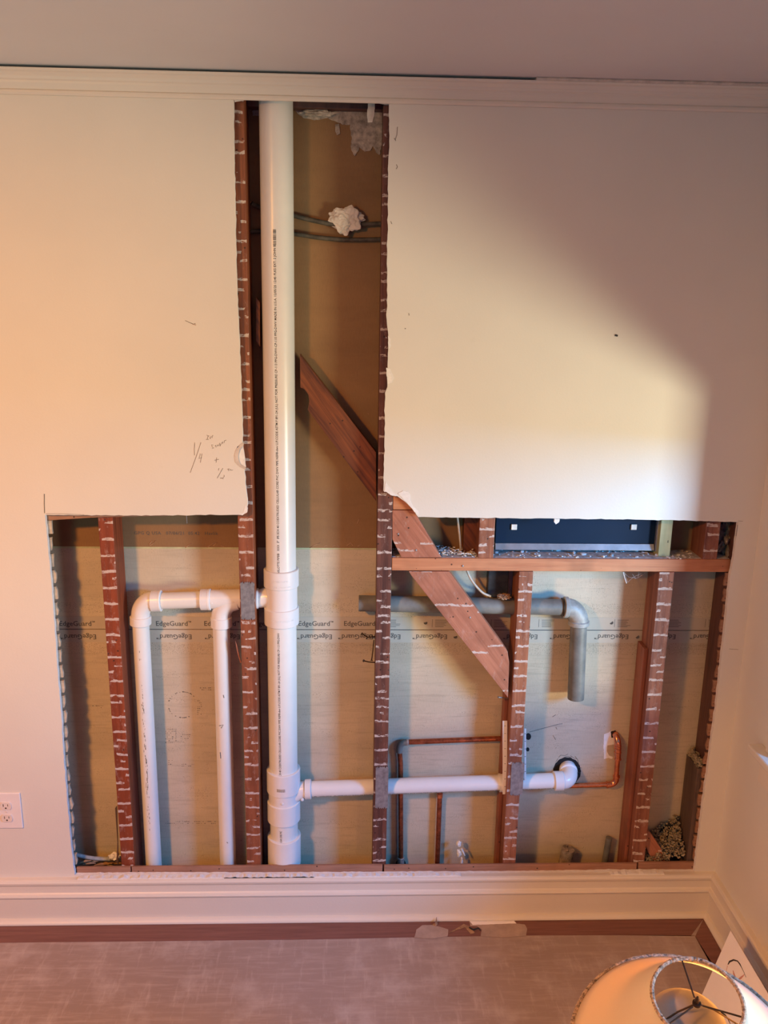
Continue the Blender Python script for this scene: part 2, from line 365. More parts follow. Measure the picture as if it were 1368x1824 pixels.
ck = tube([Vector((.44+i*.0355, -.0325+.002*noise.noise(Vector((i*.6, 0, 0))), 2.4365+.0012*noise.noise(Vector((i*.5, 4, 0)))) ) for i in range(21)], [.0035+.002*abs(noise.noise(Vector((i*.8, 7, 0)))) for i in range(21)], 10)
box(.44, XR, -.030, 0, 2.4336, 2.4396, ck)
tag(obj('trim_2', ck, M['caulk'], origin=(.44, 0, 2.43), smooth=True), kind='structure')
crw = [(d*.9, h) for d, h in crown]
tag(obj('trim_3', profile(crw, (XR, YB, 0), (XR, -.0002, 0), (-1, 0, 0), 1.111), M['trim'], origin=(XR, 0, 2.38), bevel=.0006), kind='structure')
basep = [(0, FL+.0002), (.020, FL+.0002), (.020, .108), (.0215, .112), (.0255, .115), (.0265, .119), (.0245, .123), (.019, .125), (.016, .128), (.016, .150), (.018, .155), (.0215, .159), (.022, .165), (.019, .1705), (.014, .1725), (0, .1725)]
qr = [(.0200, FL+.0002)] + [(.0205+.016*math.cos(a), FL+.002+.0125*math.sin(a)) for a in [math.radians(x) for x in range(0, 91, 9)]] + [(.0200, FL+.0145)]
for nm, a, b, pp in (('baseboard_back', (XL, 0, 0), (XR, 0, 0), (0, -1, 0)), ('baseboard_right', (XR, YB, 0), (XR, 0, 0), (-1, 0, 0))):
    s = tag(obj(nm, profile(basep, a, b, pp, 1), M['trim'], origin=(a[0], 0, 0)), kind='structure')
    obj('quarter_round', profile(qr, a, b, pp, 1), M['trim'], s, smooth=True)
# broken paint and plaster crust along the top of the baseboard
for i, (x0, x1) in enumerate([(140, 300), (300, 470), (470, 690), (690, 820), (1085, 1180), (400, 560)]):
    a = P(x0, 1560, 0); b = P(x1, 1560, 0); pts = []; n = int((b.x-a.x)/.006)
    top = [Vector((a.x+(b.x-a.x)*k/n, 0, .1725+.0035+.006*noise.noise(Vector((a.x*9+k*.35, i, 0)))+.002*noise.noise(Vector((k*1.9, i, 2))))) for k in range(n+1)]
    bot = [Vector((p.x, 0, .1695)) for p in top][::-1]
    obj('paint_crust', prism([p+Vector((0, -.0135, 0)) for p in top+bot], (0, .0125, 0)), M['gyp'], wall)
# marks on the painted wall ------------------------------------------------
def strokes(lines, rad, Y=-.0003, bm=None, T=P):
    bm = bm or bmesh.new()
    for ln in lines: tube([T(x, y, Y) for x, y in ln], rad, 5, True, bm)
    return bm
note = [[(347,788),(346,800),(346.5,811)], [(358,788),(349,815),(339,842)], [(357,808),(354.5,817),(359.5,815)], [(360,808),(357,824)],
 [(368,775),(373,777)], [(371,776),(369,783)], [(367,783),(372,783)], [(373.5,779),(375,782),(376,777),(378,780),(379,775)],
 [(380,793),(377,792),(378,796),(381,798),(378,799)], [(383,794),(385,793),(384,796),(386,796)], [(387,792),(388,795),(390,792)], [(391,789),(392,795),(394,790)], [(395,789),(397,787),(396,791)], [(399,789),(400,785),(403,784)],
 [(382,820),(390,818)], [(386,815),(385,824)], [(390,834),(389,838)], [(397,834),(387,852)], [(392,852),(396,852),(399.5,849),(399,846)], [(393,851),(398,853)],
 [(405,836),(409,835)], [(407,835),(407,839)], [(409,838),(411,836),(412,838),(415,837)]]
obj('pencil_note', strokes(note, .00055), M['pencil'], wall)
obj('pencil_cut_line', strokes([[(79,880),(79,897),(79.5,914)]], .0008), M['ink'], wall)
obj('knife_cut_line', strokes([[(82,915),(110,915),(150,917)],[(1315,928),(1323,928.5)],[(1314,935),(1311,955)],[(1315,1157),(1299,1156)]], .0005), M['pencil'], wall)
obj('scuff_mark', strokes([[(708,226),(707,240),(704,249)], [(702,246),(705,251)], [(706,293),(708,297),(706,301)], [(696,394),(698,399)], [(728,558),(729,562)], [(330,571),(345,578),(348,576)], [(336,574),(349,579)]], .0007), M['pencil'], wall)
obj('nail_hole', tube([P(1095.5,597,-.0006), P(1100,598,-.0006)], .0026, 8), M['ink'], wall)
obj('nail_hole', tube([P(721.5,585,-.0004), P(722.5,585.5,-.0004)], .0011, 8), M['ink'], wall)
obj('dent', tube([P(343,578,-.0003), P(349,579,-.0006)], [.001, .002], 8), M['caulk'], wall)
def patch(name, pts, mat, th=.0012, Y=-.0012, parent=wall, step=.004, amp=.0012):
    o = rough_outline([P(x, y, Y) for x, y in pts], step, amp)
    return obj(name, prism(o, (0, th, 0)), mat, parent)
patch('torn_plaster', [(687,858),(694,868),(702,879),(710,882),(706,884),(696,882),(688,876),(684,876)], M['gyp'], .008, -.001)
patch('torn_plaster', [(709,879),(718,874),(727,876),(731,884),(731,892),(736,902),(745,911),(746,917),(741,915),(733,905),(722,893)], M['gyp'], .006, -.0014)
patch('torn_plaster', [(688,655),(695,657),(700,667),(702,674),(698,682),(690,684)], M['gyp'], .004, -.0012)
patch('torn_plaster', [(691,598),(696,604),(696,618),(692,622)], M['gyp'], .004, -.0010)
patch('torn_plaster', [(434,788),(428,792),(421,800),(417,812),(419,824),(427,832),(437,837),(438,833),(428,827),(424,815),(427,800),(434,793)], M['caulk'], .002, -.001)
patch('torn_plaster', [(433,793),(427,800),(423,814),(427,826),(438,832),(436,815)], M['gyp'], .006, .003)
patch('torn_plaster', [(988,924),(997,925),(996,930),(990,934),(987,930)], M['gyp'], .006, .001)
patch('torn_plaster', [(437,900),(441,905),(440,913),(432,918),(425,916),(434,913)], M['gyp'], .006, -.0006)
patch('torn_plaster', [(417,176),(438,175),(434,178),(418,181)], M['gyp'], .006, .001)

# ------------------------------------------------------------------ wooden laths at the cut edges
def edge_x(z, side):
    best = None
    for i in range(len(hole)):
        a, b = hole[i], hole[(i+1) % len(hole)]
        if (a.z-z)*(b.z-z) <= 0 and abs(a.z-b.z) > 1e-6:
            x = a.x+(b.x-a.x)*(z-a.z)/(b.z-a.z)
            if best is None or (side < 0 and x < best) or (side > 0 and x > best): best = x
    return best
ORD = ['lowest','second','third','fourth','fifth','sixth','seventh','eighth','ninth','tenth','eleventh','twelfth','thirteenth','fourteenth','fifteenth','sixteenth','seventeenth','eighteenth','nineteenth','twentieth','twenty-first','twenty-second','twenty-third','twenty-fourth']
for side in (-1, 1):
    z = .205; k = 0
    while z < (1.30 if side < 0 else 1.12):
        e = edge_x(z+.018, side); out = .006+.004*random.random()
        x0, x1 = (e-.11, e+out) if side < 0 else (e-out*.9, XR-.002)
        bm = bmesh.new(); y0, y1 = .0132, .0205; jag = [random.uniform(-.003, .003) for _ in range(4)]
        xe = x1 if side < 0 else x0
        pts = [Vector((x0 if side < 0 else x1, y0, z)), Vector((xe+jag[0], y0, z+.001)), Vector((xe+jag[1], y0, z+.014)), Vector((xe+jag[2], y0, z+.028)), Vector((xe+jag[3], y0, z+.0385)), Vector((x0 if side < 0 else x1, y0, z+.040))]
        o = obj('lath_strip', prism(pts, (0, y1-y0, 0)), M['lath'] if side < 0 else M['lathbrown'])
        tag(o, '%s%s lath end at the %s edge of the wall opening' % (('grey-brown ' if side < 0 else 'brown ') if k == 0 else '', (ORD[k] if k == 0 else ORD[k]+' from the bottom, '+('grey-brown' if side < 0 else 'brown')), 'left' if side < 0 else 'right'), 'lath',
            'sawn lath ends along the left edge of the opening' if side < 0 else 'sawn lath ends along the right edge of the opening')
        z += .048; k += 1
a = P(80, 921, .014); b = P(300, 919, .014)
tag(obj('lath_strip', prism([a+Vector((-.03, 0, .03)), a+Vector((-.03, 0, -.012)), a+Vector((.0, 0, -.010)), P(180, 921, .014), b, b+Vector((0, 0, .03))], (0, .006, 0)), M['lathbrown']),
    'pinkish brown lath showing under the top left edge of the opening', 'lath')

# ------------------------------------------------------------------ gypsum boards behind the studs
ZS, ZM = 1.190, .936
up = obj('gypsum_board', box(-1.16, 1.30, BY, BY+.0127, ZS+.004, 2.43), M['topboard']); tag(up, 'smooth brown paper faced gypsum board behind the tall upper cavity', 'drywall board')
mid = obj('gypsum_board', box(-1.16, 1.30, BY+.0012, BY+.0135, ZM+.0012, ZS), M['midboard']); tag(mid, 'speckled tan gypsum board strip between the green edge and the printed seam', 'drywall board')
low = obj('gypsum_board', box(-1.16, 1.30, BY+.0012, BY+.0135, .06, ZM-.0012), M['lowboard']); tag(low, 'stained tan gypsum board behind the lower pipes', 'drywall board')
obj('green_edge', box(-1.16, 1.30, BY-.0006, BY+.010, ZS-.001, ZS+.0042), M['edgegreen'], up)
obj('edge_tape', box(-1.16, 1.30, BY+.0006, BY+.0013, ZM+.0012, ZM+.041), M['tape'], mid); obj('edge_tape', box(-1.16, 1.30, BY+.0006, BY+.0013, ZM-.041, ZM-.0012), M['tape'], low)
def flat_text(s, size, px, py, Y, flip=False, spacing=1.0):
    o = P(px, py, Y); sg = -1 if flip else 1
    return text_mesh(s, size, lambda x, y: (o.x+sg*x, Y, o.z+sg*y), spacing)
def edge_name(px, py, flip, parent):
    bm = flat_text('EdgeGuard', .0215, px, py, BY+.0004, flip); xs = [v.co.x for v in bm.verts]; o = P(px, py, BY)
    e = (max(xs)+.001) if not flip else (min(xs)-.001); sg = -1 if flip else 1
    merge(bm, text_mesh('TM', .0072, lambda x, y: (e+sg*x, BY+.0004, o.z+sg*(y+.0062))))
    obj('printed_lettering', bm, M['inkgrey'], parent)
for x in (105, 277, 363, 448, 531, 612): edge_name(x, 1111, False, mid)
for x in (172, 342, 428, 592, 665, 714, 797, 958, 1041, 1120, 1204, 1290): edge_name(x, 1134, True, low)
bm = bmesh.new(); YT = BY+.0004
for x in (690, 775, 880, 965, 1100, 1190, 1262):
    for j in range(6):
        l = random.uniform(14, 24); a = P(x, 1104.5+j*2.4, YT); b = P(x+l, 1104.5+j*2.4, YT)
        bm2 = box(a.x, b.x, YT-.0001, YT, a.z-.0006, a.z+.0006); merge(bm, bm2)
    a = P(x-5, 1103, YT); merge(bm, box(a.x, a.x+.001, YT-.0001, YT, a.z-.026, a.z))
for x, y in ((758, 1109), (811, 1134), (1089, 1109), (1135, 1134)): tube([P(x, y, YT), P(x, y, YT-.0002)], .0058, 18, True, bm)
obj('printed_lettering', bm, M['inkgrey'], mid)
obj('printed_lettering', flat_text('GPG Q USA   07/06/21  05:42   Havlik', .0136, 239, 949.5, BY-.0004, spacing=1.12), M['inkgrey'], up)
for seed, pts in enumerate([[(266,970),(270,964),(277,963),(272,969),(266,972)], [(330,976),(336,971),(341,968)], [(369,975),(378,969),(387,966),(380,972)], [(393,972),(399,974)],
                            [(552,976),(560,971),(571,967)], [(577,973),(583,971)], [(592,973),(600,970),(604,974)], [(618,972),(625,967),(629,972)], [(637,973),(644,970)], [(655,735),(657,738)], [(636,933),(640,925)]]):
    obj('tear_mark', strokes([pts], .0012, BY-.0003), M['chipb'], up)
# faded round stamp and stencil letters in the second bay
bm = bmesh.new(); rnd = random.Random(3)
for a in range(0, 360, 6):
    if rnd.random() < .6 and 60 < a < 330:
        x = 325+26*math.cos(math.radians(a)); y = 1256+23*math.sin(math.radians(a)); q = P(x, y, YT+.0002); merge(bm, box(q.x, q.x+rnd.uniform(.001, .004), YT-.0001, YT+.0002, q.z, q.z+rnd.uniform(.001, .003)))
for (cx, cy, nx, ny) in ((305, 1313, 7, 8), (331, 1314, 6, 3), (306, 1360, 4, 3), (334, 1365, 9, 2), (340, 1467, 30, 2), (356, 1264, 3, 9), (365, 1229, 8, 2), (175, 1261, 7, 2)):
    for i in range(nx):
        for j in range(ny):
            if rnd.random() < .55:
                q = P(cx+(i-nx/2)*3, cy+(j-ny/2)*3.4, YT+.0002); merge(bm, box(q.x, q.x+rnd.uniform(.001, .004), YT-.0001, YT+.0002, q.z, q.z+rnd.uniform(.0008, .002)))
obj('faded_stamp', bm, M['inkgrey'], low)['kind'] = 'stuff'

# ------------------------------------------------------------------ framing
def stud(x0, x1, z0, z1, mat, label, y0=SF, y1=SB, name='wall_stud', notch=(), origin=None, group=None):
    bm = box(x0, x1, y0, y1, z0, z1)
    o = obj(name, bm, mat, bevel=.0015); return tag(o, label, 'stud', group)
ZB = .121
stud(-1.11, -1.07, ZB, 2.30, M['s6'], 'dark stud hidden behind the wall left of the opening')
S1 = stud(-.709, -.668, ZB, 1.40, M['s1'], 'reddish brown stud streaked with plaster, farthest left in the opening')
S2 = stud(-.3225, -.2795, ZB, 2.395, M['s2'], 'orange brown full height stud left of the tall white stack')
S3 = stud(.0685, .1105, ZB, 2.395, M['s3'], 'dark brown full height stud with purple tint right of the tall white stack')
S4 = stud(.478, .519, ZB, 1.1555, M['s4'], 'brown stud under the ledge where the diagonal brace ends')
S5 = stud(.886, .930, ZB, 1.1555, M['s5'], 'brown plaster striped stud under the ledge, right of the copper line')
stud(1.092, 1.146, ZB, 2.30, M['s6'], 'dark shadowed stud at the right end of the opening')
tag(obj('sister_board', box(.874, .8855, .050, .112, ZB, .905), M['plainbrown'], bevel=.001), 'short brown board nailed to the left side of the rightmost striped stud', 'board')
tag(obj('sister_board', box(.4665, .4775, .075, .113, ZB, .80), M['plainbrown'], bevel=.001), 'brown filler board on the left side of the stud under the brace', 'board')
# sole plate and top plate (closing the cavity)
tag(obj('sole_plate', box(-1.16, XR, .0225, .1185, .070, .120), M['oldwood'], bevel=.001), 'grey brown sole plate lying in the bottom of the wall cavity', 'plate')
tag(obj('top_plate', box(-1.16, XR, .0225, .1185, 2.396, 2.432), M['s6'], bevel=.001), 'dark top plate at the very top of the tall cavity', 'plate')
# sole strips showing under the studs
for (a, b, d, lb) in ((133, 231, 0, 'splintered orange wood strip at the bottom left of the opening'), (232, 682, 0, 'long brown wood strip along the bottom below the white stack'),
                   (684, 1137, -.002, 'long brown wood strip along the bottom below the copper pipes'), (1139, 1240, .001, 'short brown wood strip at the bottom right of the opening')):
    x0 = P(a, 1550, 0).x+.0008; x1 = P(b, 1550, 0).x-.0008
    tag(obj('sole_strip', box(x0, x1, .0128, .0212, .128, .195+d), M['strip'], bevel=.0012), lb, 'wood strip')
# ledge beam and blocks above it
LZ0, LZ1 = 1.157, 1.1945
tag(obj('ledge_beam', box(.1115, 1.091, SF-.0005, SB, LZ0, LZ1), M['beam'], bevel=.0015), 'orange brown horizontal beam strewn with plaster rubble', 'beam')
a = P(684, 881, SF); b = P(752, 908, SF)
tag(obj('header_block', box(.1115, .205, SF-.0005, SB-.02, b.z, a.z-.004), M['beam'], bevel=.0015), 'short orange wood block under the torn corner of the wall', 'wood block')
tag(obj('header_block', box(.1115, .205, SF+.002, SB-.02, a.z-.001, a.z+.04), M['beam'], bevel=.0015), 'orange wood edge right under the torn plaster, above the other block', 'wood block')
def cripple(px0, px1, lab, mat, y0=SF, y1=SB, z1=1.42):
    x0 = P(px0, 960, y0).x; x1 = P(px1, 960, y0).x
    return stud(x0, x1, LZ1+.0003, z1, mat, lab, y0, y1, 'cripple_stud')
cripple(853, 880.5, 'short orange brown stud standing on the ledge left of the navy panel', M['s4'])
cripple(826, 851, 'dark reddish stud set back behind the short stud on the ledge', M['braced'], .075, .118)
cripple(1175, 1196, 'greenish treated stud standing on the ledge right of the navy panel', M['ptwood'], .045, .110)
cripple(1255, 1281, 'short brown stud with plaster stripes at the right end of the ledge', M['s5'])
# diagonal brace pieces
def brace(pts, y0, th, mat, lab):
    o = obj('diagonal_brace', prism([P(x, y, y0) for x, y in pts], (0, th, 0)), mat, bevel=.001); return tag(o, lab, 'brace')
brace([(699,909),(737,909),(784,989.5),(787,993),(715,993),(699,961)], SF-.001, .040, M['brace'], 'pinkish brace piece sloping from the orange block down to the ledge')
brace([(728,1018),(800,1018),(904,1160),(907,1180),(905,1243),(733,1026)], SF-.001, .040, M['brace'], 'long pinkish brace piece sloping from the ledge down to the stud')
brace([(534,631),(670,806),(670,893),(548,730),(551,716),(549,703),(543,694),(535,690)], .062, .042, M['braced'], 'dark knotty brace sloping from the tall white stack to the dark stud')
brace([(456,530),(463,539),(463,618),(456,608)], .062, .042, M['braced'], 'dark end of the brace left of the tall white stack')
# nail plates
def plate(px0, px1, py0, py1, lab):
    Y = SF-.0022; a = P(px0, py0, Y); b = P(px1, py1, Y); cx = (a.x+b.x)/2; w_ = .0195; pts = []
    for top in (1, 0):
        z = a.z if top else b.z; xs = [cx-w_+2*w_*i/12 for i in range(13)]; 
        if not top: xs = xs[::-1]
        for i, x in enumerate(xs):
            dz = (.003 if i in (2, 4, 6, 8, 10) else -.0035 if i in (3, 9) else 0); pts.append(Vector((x, Y, z+(dz if top else -dz))))
    tag(obj('nail_plate', prism(pts, (0, .0017, 0)), M['galv']), lab, 'metal plate', 'steel nail plates over the drilled studs')
plate(429, 453, 1038, 1103, 'grey steel nail plate on the stud left of the white stack')
plate(669, 691, 1367, 1439, 'grey steel nail plate on the dark stud right of the white stack')
plate(910, 932, 1359, 1416, 'grey steel nail plate on the stud under the diagonal brace')

# ------------------------------------------------------------------ PVC stack
YS = .068; RS = .0432
def C3(px, py, Y=YS): return P(px, py, Y)
st = thing('vent_stack', C3(506, 1545), 'tall thick white plastic vent stack rising the full height of the cavity', 'pipe')
top = C3(491.5, 177); bot = C3(506.8, 1540); ax = (top-bot).normalized()
def on(py):  # point on the stack axis at this image row
    lo, hi = 0.0, 1.0
    for _ in range(40):
        m_ = (lo+hi)/2; q = top.lerp(bot, m_)-CAM; y = 912-F_PX*q.dot(_u)/q.dot(_f)
        if y < py: lo = m_
        else: hi = m_
    return top.lerp(bot, lo)
segs = [(top+ax*.018, on(1035)), (on(1095), on(1395)), (on(1440), bot-ax*.05)]
pipes = []
for a, b in segs: pipes.append(obj('pipe', tube([a, b], RS, 48), M['pvc'], st, smooth=True))
def cyl_text(s, size, base, axis, r, ang, flip=1, spacing=1.0):
    """lettering running along axis on a cylinder; ang = angle of text centre from -Y towards +X"""
    axis = axis.normalized(); f0 = Vector((0, -1, 0)); f0 = (f0-axis*f0.dot(axis)).normalized(); s0 = axis.cross(f0)*-1
    def fn(x, y):
        th = ang + flip*(-y)/r
        return base+axis*x*1+(f0*math.cos(th)+s0*math.sin(th))*(r+.0003)
    return text_mesh(s, size, fn, spacing)
LET = 'CHARLOTTE PIPE\u00ae   XXX  3"  IPS SCH 40 COEXTRUDED CELLULAR CORE PVC DWV PIPE NSF\u00ae-dwv U.P.CODE ASTM F 891-24 (UL) NOT FOR PRESSURE CP-113 PPG-DWV-CP-110 PPG-DWV MADE IN U.S.A. 12/05/25 12:45 PLKS EXT. 2 JOHN B.'
def fit(s, size, L):
    bm = text_mesh(s, size, lambda x, y: (x, y, 0)); w_ = max(v.co.x for v in bm.verts); bm.free(); return size, L/w_
def long_text(s, size, p0, p1, r, ang, flip=1):
    L = (p1-p0).length; sz, k = fit(s, size, L); ax_ = (p1-p0).normalized()
    f0 = Vector((0, -1, 0)); f0 = (f0-ax_*f0.dot(ax_)).normalized(); s0 = f0.cross(ax_)*-1
    def fn(x, y):
        th = ang - y/r*flip
        return p0+ax_*(x*k)+(f0*math.cos(th)+s0*math.sin(th))*(r+.0003)
    return text_mesh(s, size, fn)
obj('pipe_lettering', long_text(LET, .0088, on(1021), on(437), RS, math.radians(-5), 1), M['ink'], pipes[0])
def barcode(p0, p1, r, ang, rows=1, wid=.016):
    bm = bmesh.new(); ax_ = (p1-p0); L = ax_.length; ax_.normalize(); f0 = Vector((0, -1, 0)); s0 = f0.cross(ax_)*-1; rr = random.Random(5); x = 0
    while x < L:
        b = rr.uniform(.0006, .0022); a0, a1 = ang-wid/2/r, ang+wid/2/r
        vs = [bm.verts.new(p0+ax_*xx+(f0*math.cos(t)+s0*math.sin(t))*(r+.0004)) for xx, t in ((x, a0), (x, (a0+a1)/2), (x, a1), (x+b, a1), (x+b, (a0+a1)/2), (x+b, a0))]
        bm.faces.new(vs); x += b+rr.uniform(.0008, .002)
    return bm
obj('pipe_barcode', barcode(on(438), on(411), RS, math.radians(-5), wid=.008), M['ink'], pipes[0])
obj('pipe_lettering', long_text('3"  IPS SCH 40 COEXTRUDED CELLULAR CORE PVC DWV PIPE NSF\u00ae-dwv U.P.CODE ASTM F 891-24 (UL) NOT FOR PRESSURE CP-113 PPG-DWV', .0088, on(1383), on(1118), RS, math.radians(-8)), M['ink'], pipes[1])
obj('pipe_lettering', long_text('COEXTRUDED CELLULAR CORE PVC', .0088, on(1511), on(1466), RS, math.radians(-8)), M['ink'], pipes[2])
# tee
bm = tube([on(1040), on(1085)], .0462, 48); hub(on(1012), on(1043), .0508, bm); hub(on(1080), on(1110), .0508, bm)
zt = on(1064); bp = C3(455, 1066, .072)
tube([zt+Vector((-.01, .003, -.004)), Vector((bp.x+.030, .072, zt.z-.001)), Vector((bp.x+.014, .072, bp.z)), bp], [.036, .030, .0275, .0275], 32, True, bm)
tee = obj('tee_fitting', bm, M['pvcfit'], st, smooth=True)
bm = bmesh.new(); hub(bp+Vector((-.006, 0, 0)), bp+Vector((.010, 0, 0)), .0305, bm); obj('hub_rim', bm, M['glue'], tee, smooth=True)
# embossed marks on the hubs
def emboss(s, size, py, parent, r=.0508, ang0=-.35):
    c = on(py)
    return obj('embossed_marks', text_mesh(s, size, lambda x, y: (c.x+(r+.0004)*math.sin(ang0+x/r), c.y-(r+.0004)*math.cos(ang0+x/r), c.z+y)), M['glue'], parent)
emboss('CHARLOTTE', .0075, 1027, tee); emboss('ILLINOIS   CHARLOTTE', .0060, 1037, tee, ang0=-.55); emboss('3"x1-1/2"  CHARLOTTE', .0075, 1097, tee, ang0=-.6)
# wye
bm = tube([on(1395), on(1440)], .0465, 48); hub(on(1368), on(1406), .0515, bm); hub(on(1424), on(1458), .0510, bm)
h0 = C3(543, 1406, .070)
tube([on(1416)+Vector((.012, 0, 0)), on(1414)+Vector((.038, 0, .002)), h0+Vector((-.008, 0, -.001)), h0], [.034, .027, .026, .026], 32, True, bm); hub(h0, C3(554.5, 1405.5, .070), .0305, bm)
for px in (505, 535):
    q = C3(px, 1417, YS); d = Vector((0, -1, 0)) if px == 505 else Vector((.3, -.9, 0)).normalized(); rr = .0455 if px == 505 else .024
    tube([q+d*(rr-.001), q+d*(rr+.002), q+d*(rr+.003)], [.005, .0045, .003], 14, True, bm)
wye = obj('wye_fitting', bm, M['pvcfit'], st, smooth=True)
bq = on(1392); obj('fitting_barcode', text_mesh('|||||||||', .011, lambda x, y: (bq.x+.0519*math.sin(-.33+x/.0515), bq.y-.0519*math.cos(-.33+x/.0515), bq.z+y)), M['inkgrey'], wye)
bm = bmesh.new(); hub(on(1486), on(1536), .0520, bm); tube([on(1534), on(1541), on(1560)], [.052, .047, .0465], 48, True, bm); obj('coupling', bm, M['pvcfit'], st, smooth=True)

# ------------------------------------------------------------------ left branch of two drops
YP = .072; RP = .0243
br = thing('drain_branch', P(262, 1545, YP), 'white branch pipe with two vertical drops left of the stack', 'pipe')
zc = P(320, 1070, YP).z
e0 = P(270, 1070, YP); hx = Vector((0, 0, 0))
right_end = P(440, 1066, YP)
bm = tube([P(284, 1070.5, YP), P(366, 1067.5, YP)], RP, 32); obj('pipe', bm, M['pvc'], br, smooth=True)
d1t = P(250.5, 1105, YP); d1b = P(274.5, 1548, YP); d1b = d1b+(d1b-d1t).normalized()*.045
p1 = obj('pipe', tube([d1t, d1b], RP, 32), M['pvc'], br, smooth=True)
d2t = P(394, 1110, YP); d2b = P(406.5, 1548, YP); d2b = d2b+(d2b-d2t).normalized()*.045
p2 = obj('pipe', tube([d2t, d2b], RP*1.03, 32), M['pvc'], br, smooth=True)
# elbow
bm = tube([P(272, 1070.6, YP)]+arc(P(270, 1070.6, YP), P(250, 1071, YP), P(250.3, 1096, YP))+[P(250.3, 1100, YP)], .0268, 32)
hub(P(269.5, 1070.7, YP), P(286.5, 1070.2, YP), .0308, bm); hub(P(250.2, 1097, YP), P(250.6, 1112, YP), .0308, bm)
el = obj('elbow_fitting', bm, M['pvcfit'], br, smooth=True)
bm = bmesh.new(); hub(P(284.5, 1070.2, YP), P(288, 1070.1, YP), .0312, bm, .0008); obj('hub_rim', bm, M['glue'], el, smooth=True)
# sanitary tee
bm = tube([P(370, 1067.5, YP), P(446, 1066, YP)], .0283, 32); hub(P(357.5, 1068, YP), P(375, 1067.6, YP), .0312, bm)
tube([P(424, 1069, YP), P(418, 1070, YP)]+arc(P(416, 1071, YP), P(395, 1074, YP), P(393.8, 1097, YP))+[P(393.9, 1102, YP)], .0283, 32, True, bm)
hub(P(394, 1098, YP), P(394.3, 1116, YP), .0312, bm)
for px, py in ((377, 1074), (415, 1072)):
    q = P(px, py, YP-.024); tube([q, q+Vector((0, -.004, 0)), q+Vector((0, -.005, 0))], [.0038, .0036, .0026], 14, True, bm)
te = obj('tee_fitting', bm, M['pvcfit'], br, smooth=True)
bm = bmesh.new(); hub(P(371, 1067.7, YP), P(376, 1067.6, YP), .0317, bm, .0008); obj('hub_rim', bm, M['glue'], te, smooth=True)
rnd = random.Random(11); bm = bmesh.new()
axd = (d1b-d1t).normalized()
for k in range(90):
    f = rnd.gauss(.46, .17)
    if not .08 < f < .95: continue
    q = d1t.lerp(d1b, f); th = math.radians(rnd.gauss(-2, 4)); l = rnd.uniform(.002, .012)*(1.3 if .4 < f < .6 else .6)
    vs = [bm.verts.new(q+axd*a+Vector((math.sin(t), -math.cos(t), 0))*(RP+.0004)) for a, t in ((0, th), (0, th+.03), (l, th+.04), (l, th))]; bm.faces.new(vs)
obj('worn_print', bm, M['inkgrey'], p1)['kind'] = 'stuff'
for ln in ([(398,1238),(399,1243)], [(390,1293),(398,1291),(394,1297)], [(392,1340),(393,1351)], [(404,1500),(406,1502)]): obj('scratch', strokes([ln], .0008, YP-RP-.0008), M['inkgrey'], p2)
# ------------------------------------------------------------------ lower horizontal branch
YH = .070
hb = thing('drain_branch', P(545, 1420, YH), 'white horizontal branch pipe running right from the stack to a hole in the board', 'pipe')
ha = P(550, 1405.5, YH); hc = P(990, 1390.5, YH)
hp = obj('pipe', tube([ha, hc], RP, 32), M['pvc'], hb, smooth=True)
HL = '48  PLKS EXT   30 11-03-2523 U.S.A. MADE IN'
# printed upside-down, on the lower front of the pipe: text runs right-to-left
pr = P(985, 1390.6, YH); pl = P(560, 1405, YH)
s_ = '2" IPS SCH 40 COEXTRUDED CELLULAR CORE PVC DWV PIPE NSF\u00ae-dwv U.P.CODE ASTM F 891-24 (UL) NOT FOR PRESSURE CP-113 PPG-DWV  MADE IN U.S.A. 11-03-2523 30   PLKS EXT.  48'
L = (pl-pr).length; sz, k_ = fit(s_, .0075, L); axh = (pl-pr).normalized()
def hfn(x, y):
    th = math.radians(-38)+(-y)/RP
    q = pr+axh*(x*k_); return (q.x, q.y-math.cos(th)*(RP+.0003), q.z+math.sin(th)*(RP+.0003))
obj('pipe_lettering', text_mesh(s_, .0075, hfn), M['ink'], hp)
bm = bmesh.new(); hub(P(986, 1391, YH), P(1003, 1390.5, YH), .0298, bm)
pts = [P(1000, 1390.5, YH)]+arc(P(1003, 1390.5, YH), P(1014, 1389, YH)+Vector((.006, 0, 0)), P(1013, 1374, YH+.035))+[P(1010, 1366, .125), P(1010, 1365, .145)]
tube(pts, .0262, 32, True, bm)
he = obj('elbow_fitting', bm, M['pvcfit'], hb, smooth=True)
bm = bmesh.new(); hub(P(1012.6, 1375, YH+.030), P(1012, 1371, YH+.040), .0285, bm, .001); obj('hub_rim', bm, M['glue'], he, smooth=True)
hole2 = rough_outline([P(1010+25*math.cos(a), 1374+25*math.sin(a), BY+.0006) for a in [math.radians(k) for k in range(0, 360, 24)]], .004, .002)
obj('cut_hole', prism(hole2, (0, .0008, 0)), M['black'], low)
for ln in [[(995,1349),(999,1345),(1006,1346),(1012,1343)], [(1016,1346),(1022,1350),(1028,1352)], [(1024,1347),(1029,1353),(1031,1361)], [(1003,1350),(1010,1347),(1018,1349)], [(1027,1366),(1036,1368)], [(1030,1375),(1034,1378)], [(990,1357),(994,1351)],
   [(943,1304),(965,1298),(980,1294),(995,1290),(1002,1289)], [(985,1310),(990,1318)], [(984,1277),(990,1273)], [(990,1295),(992,1299)]]: obj('paper_tear', strokes([ln], .0006, BY+.0008), M['inkgrey'], low)


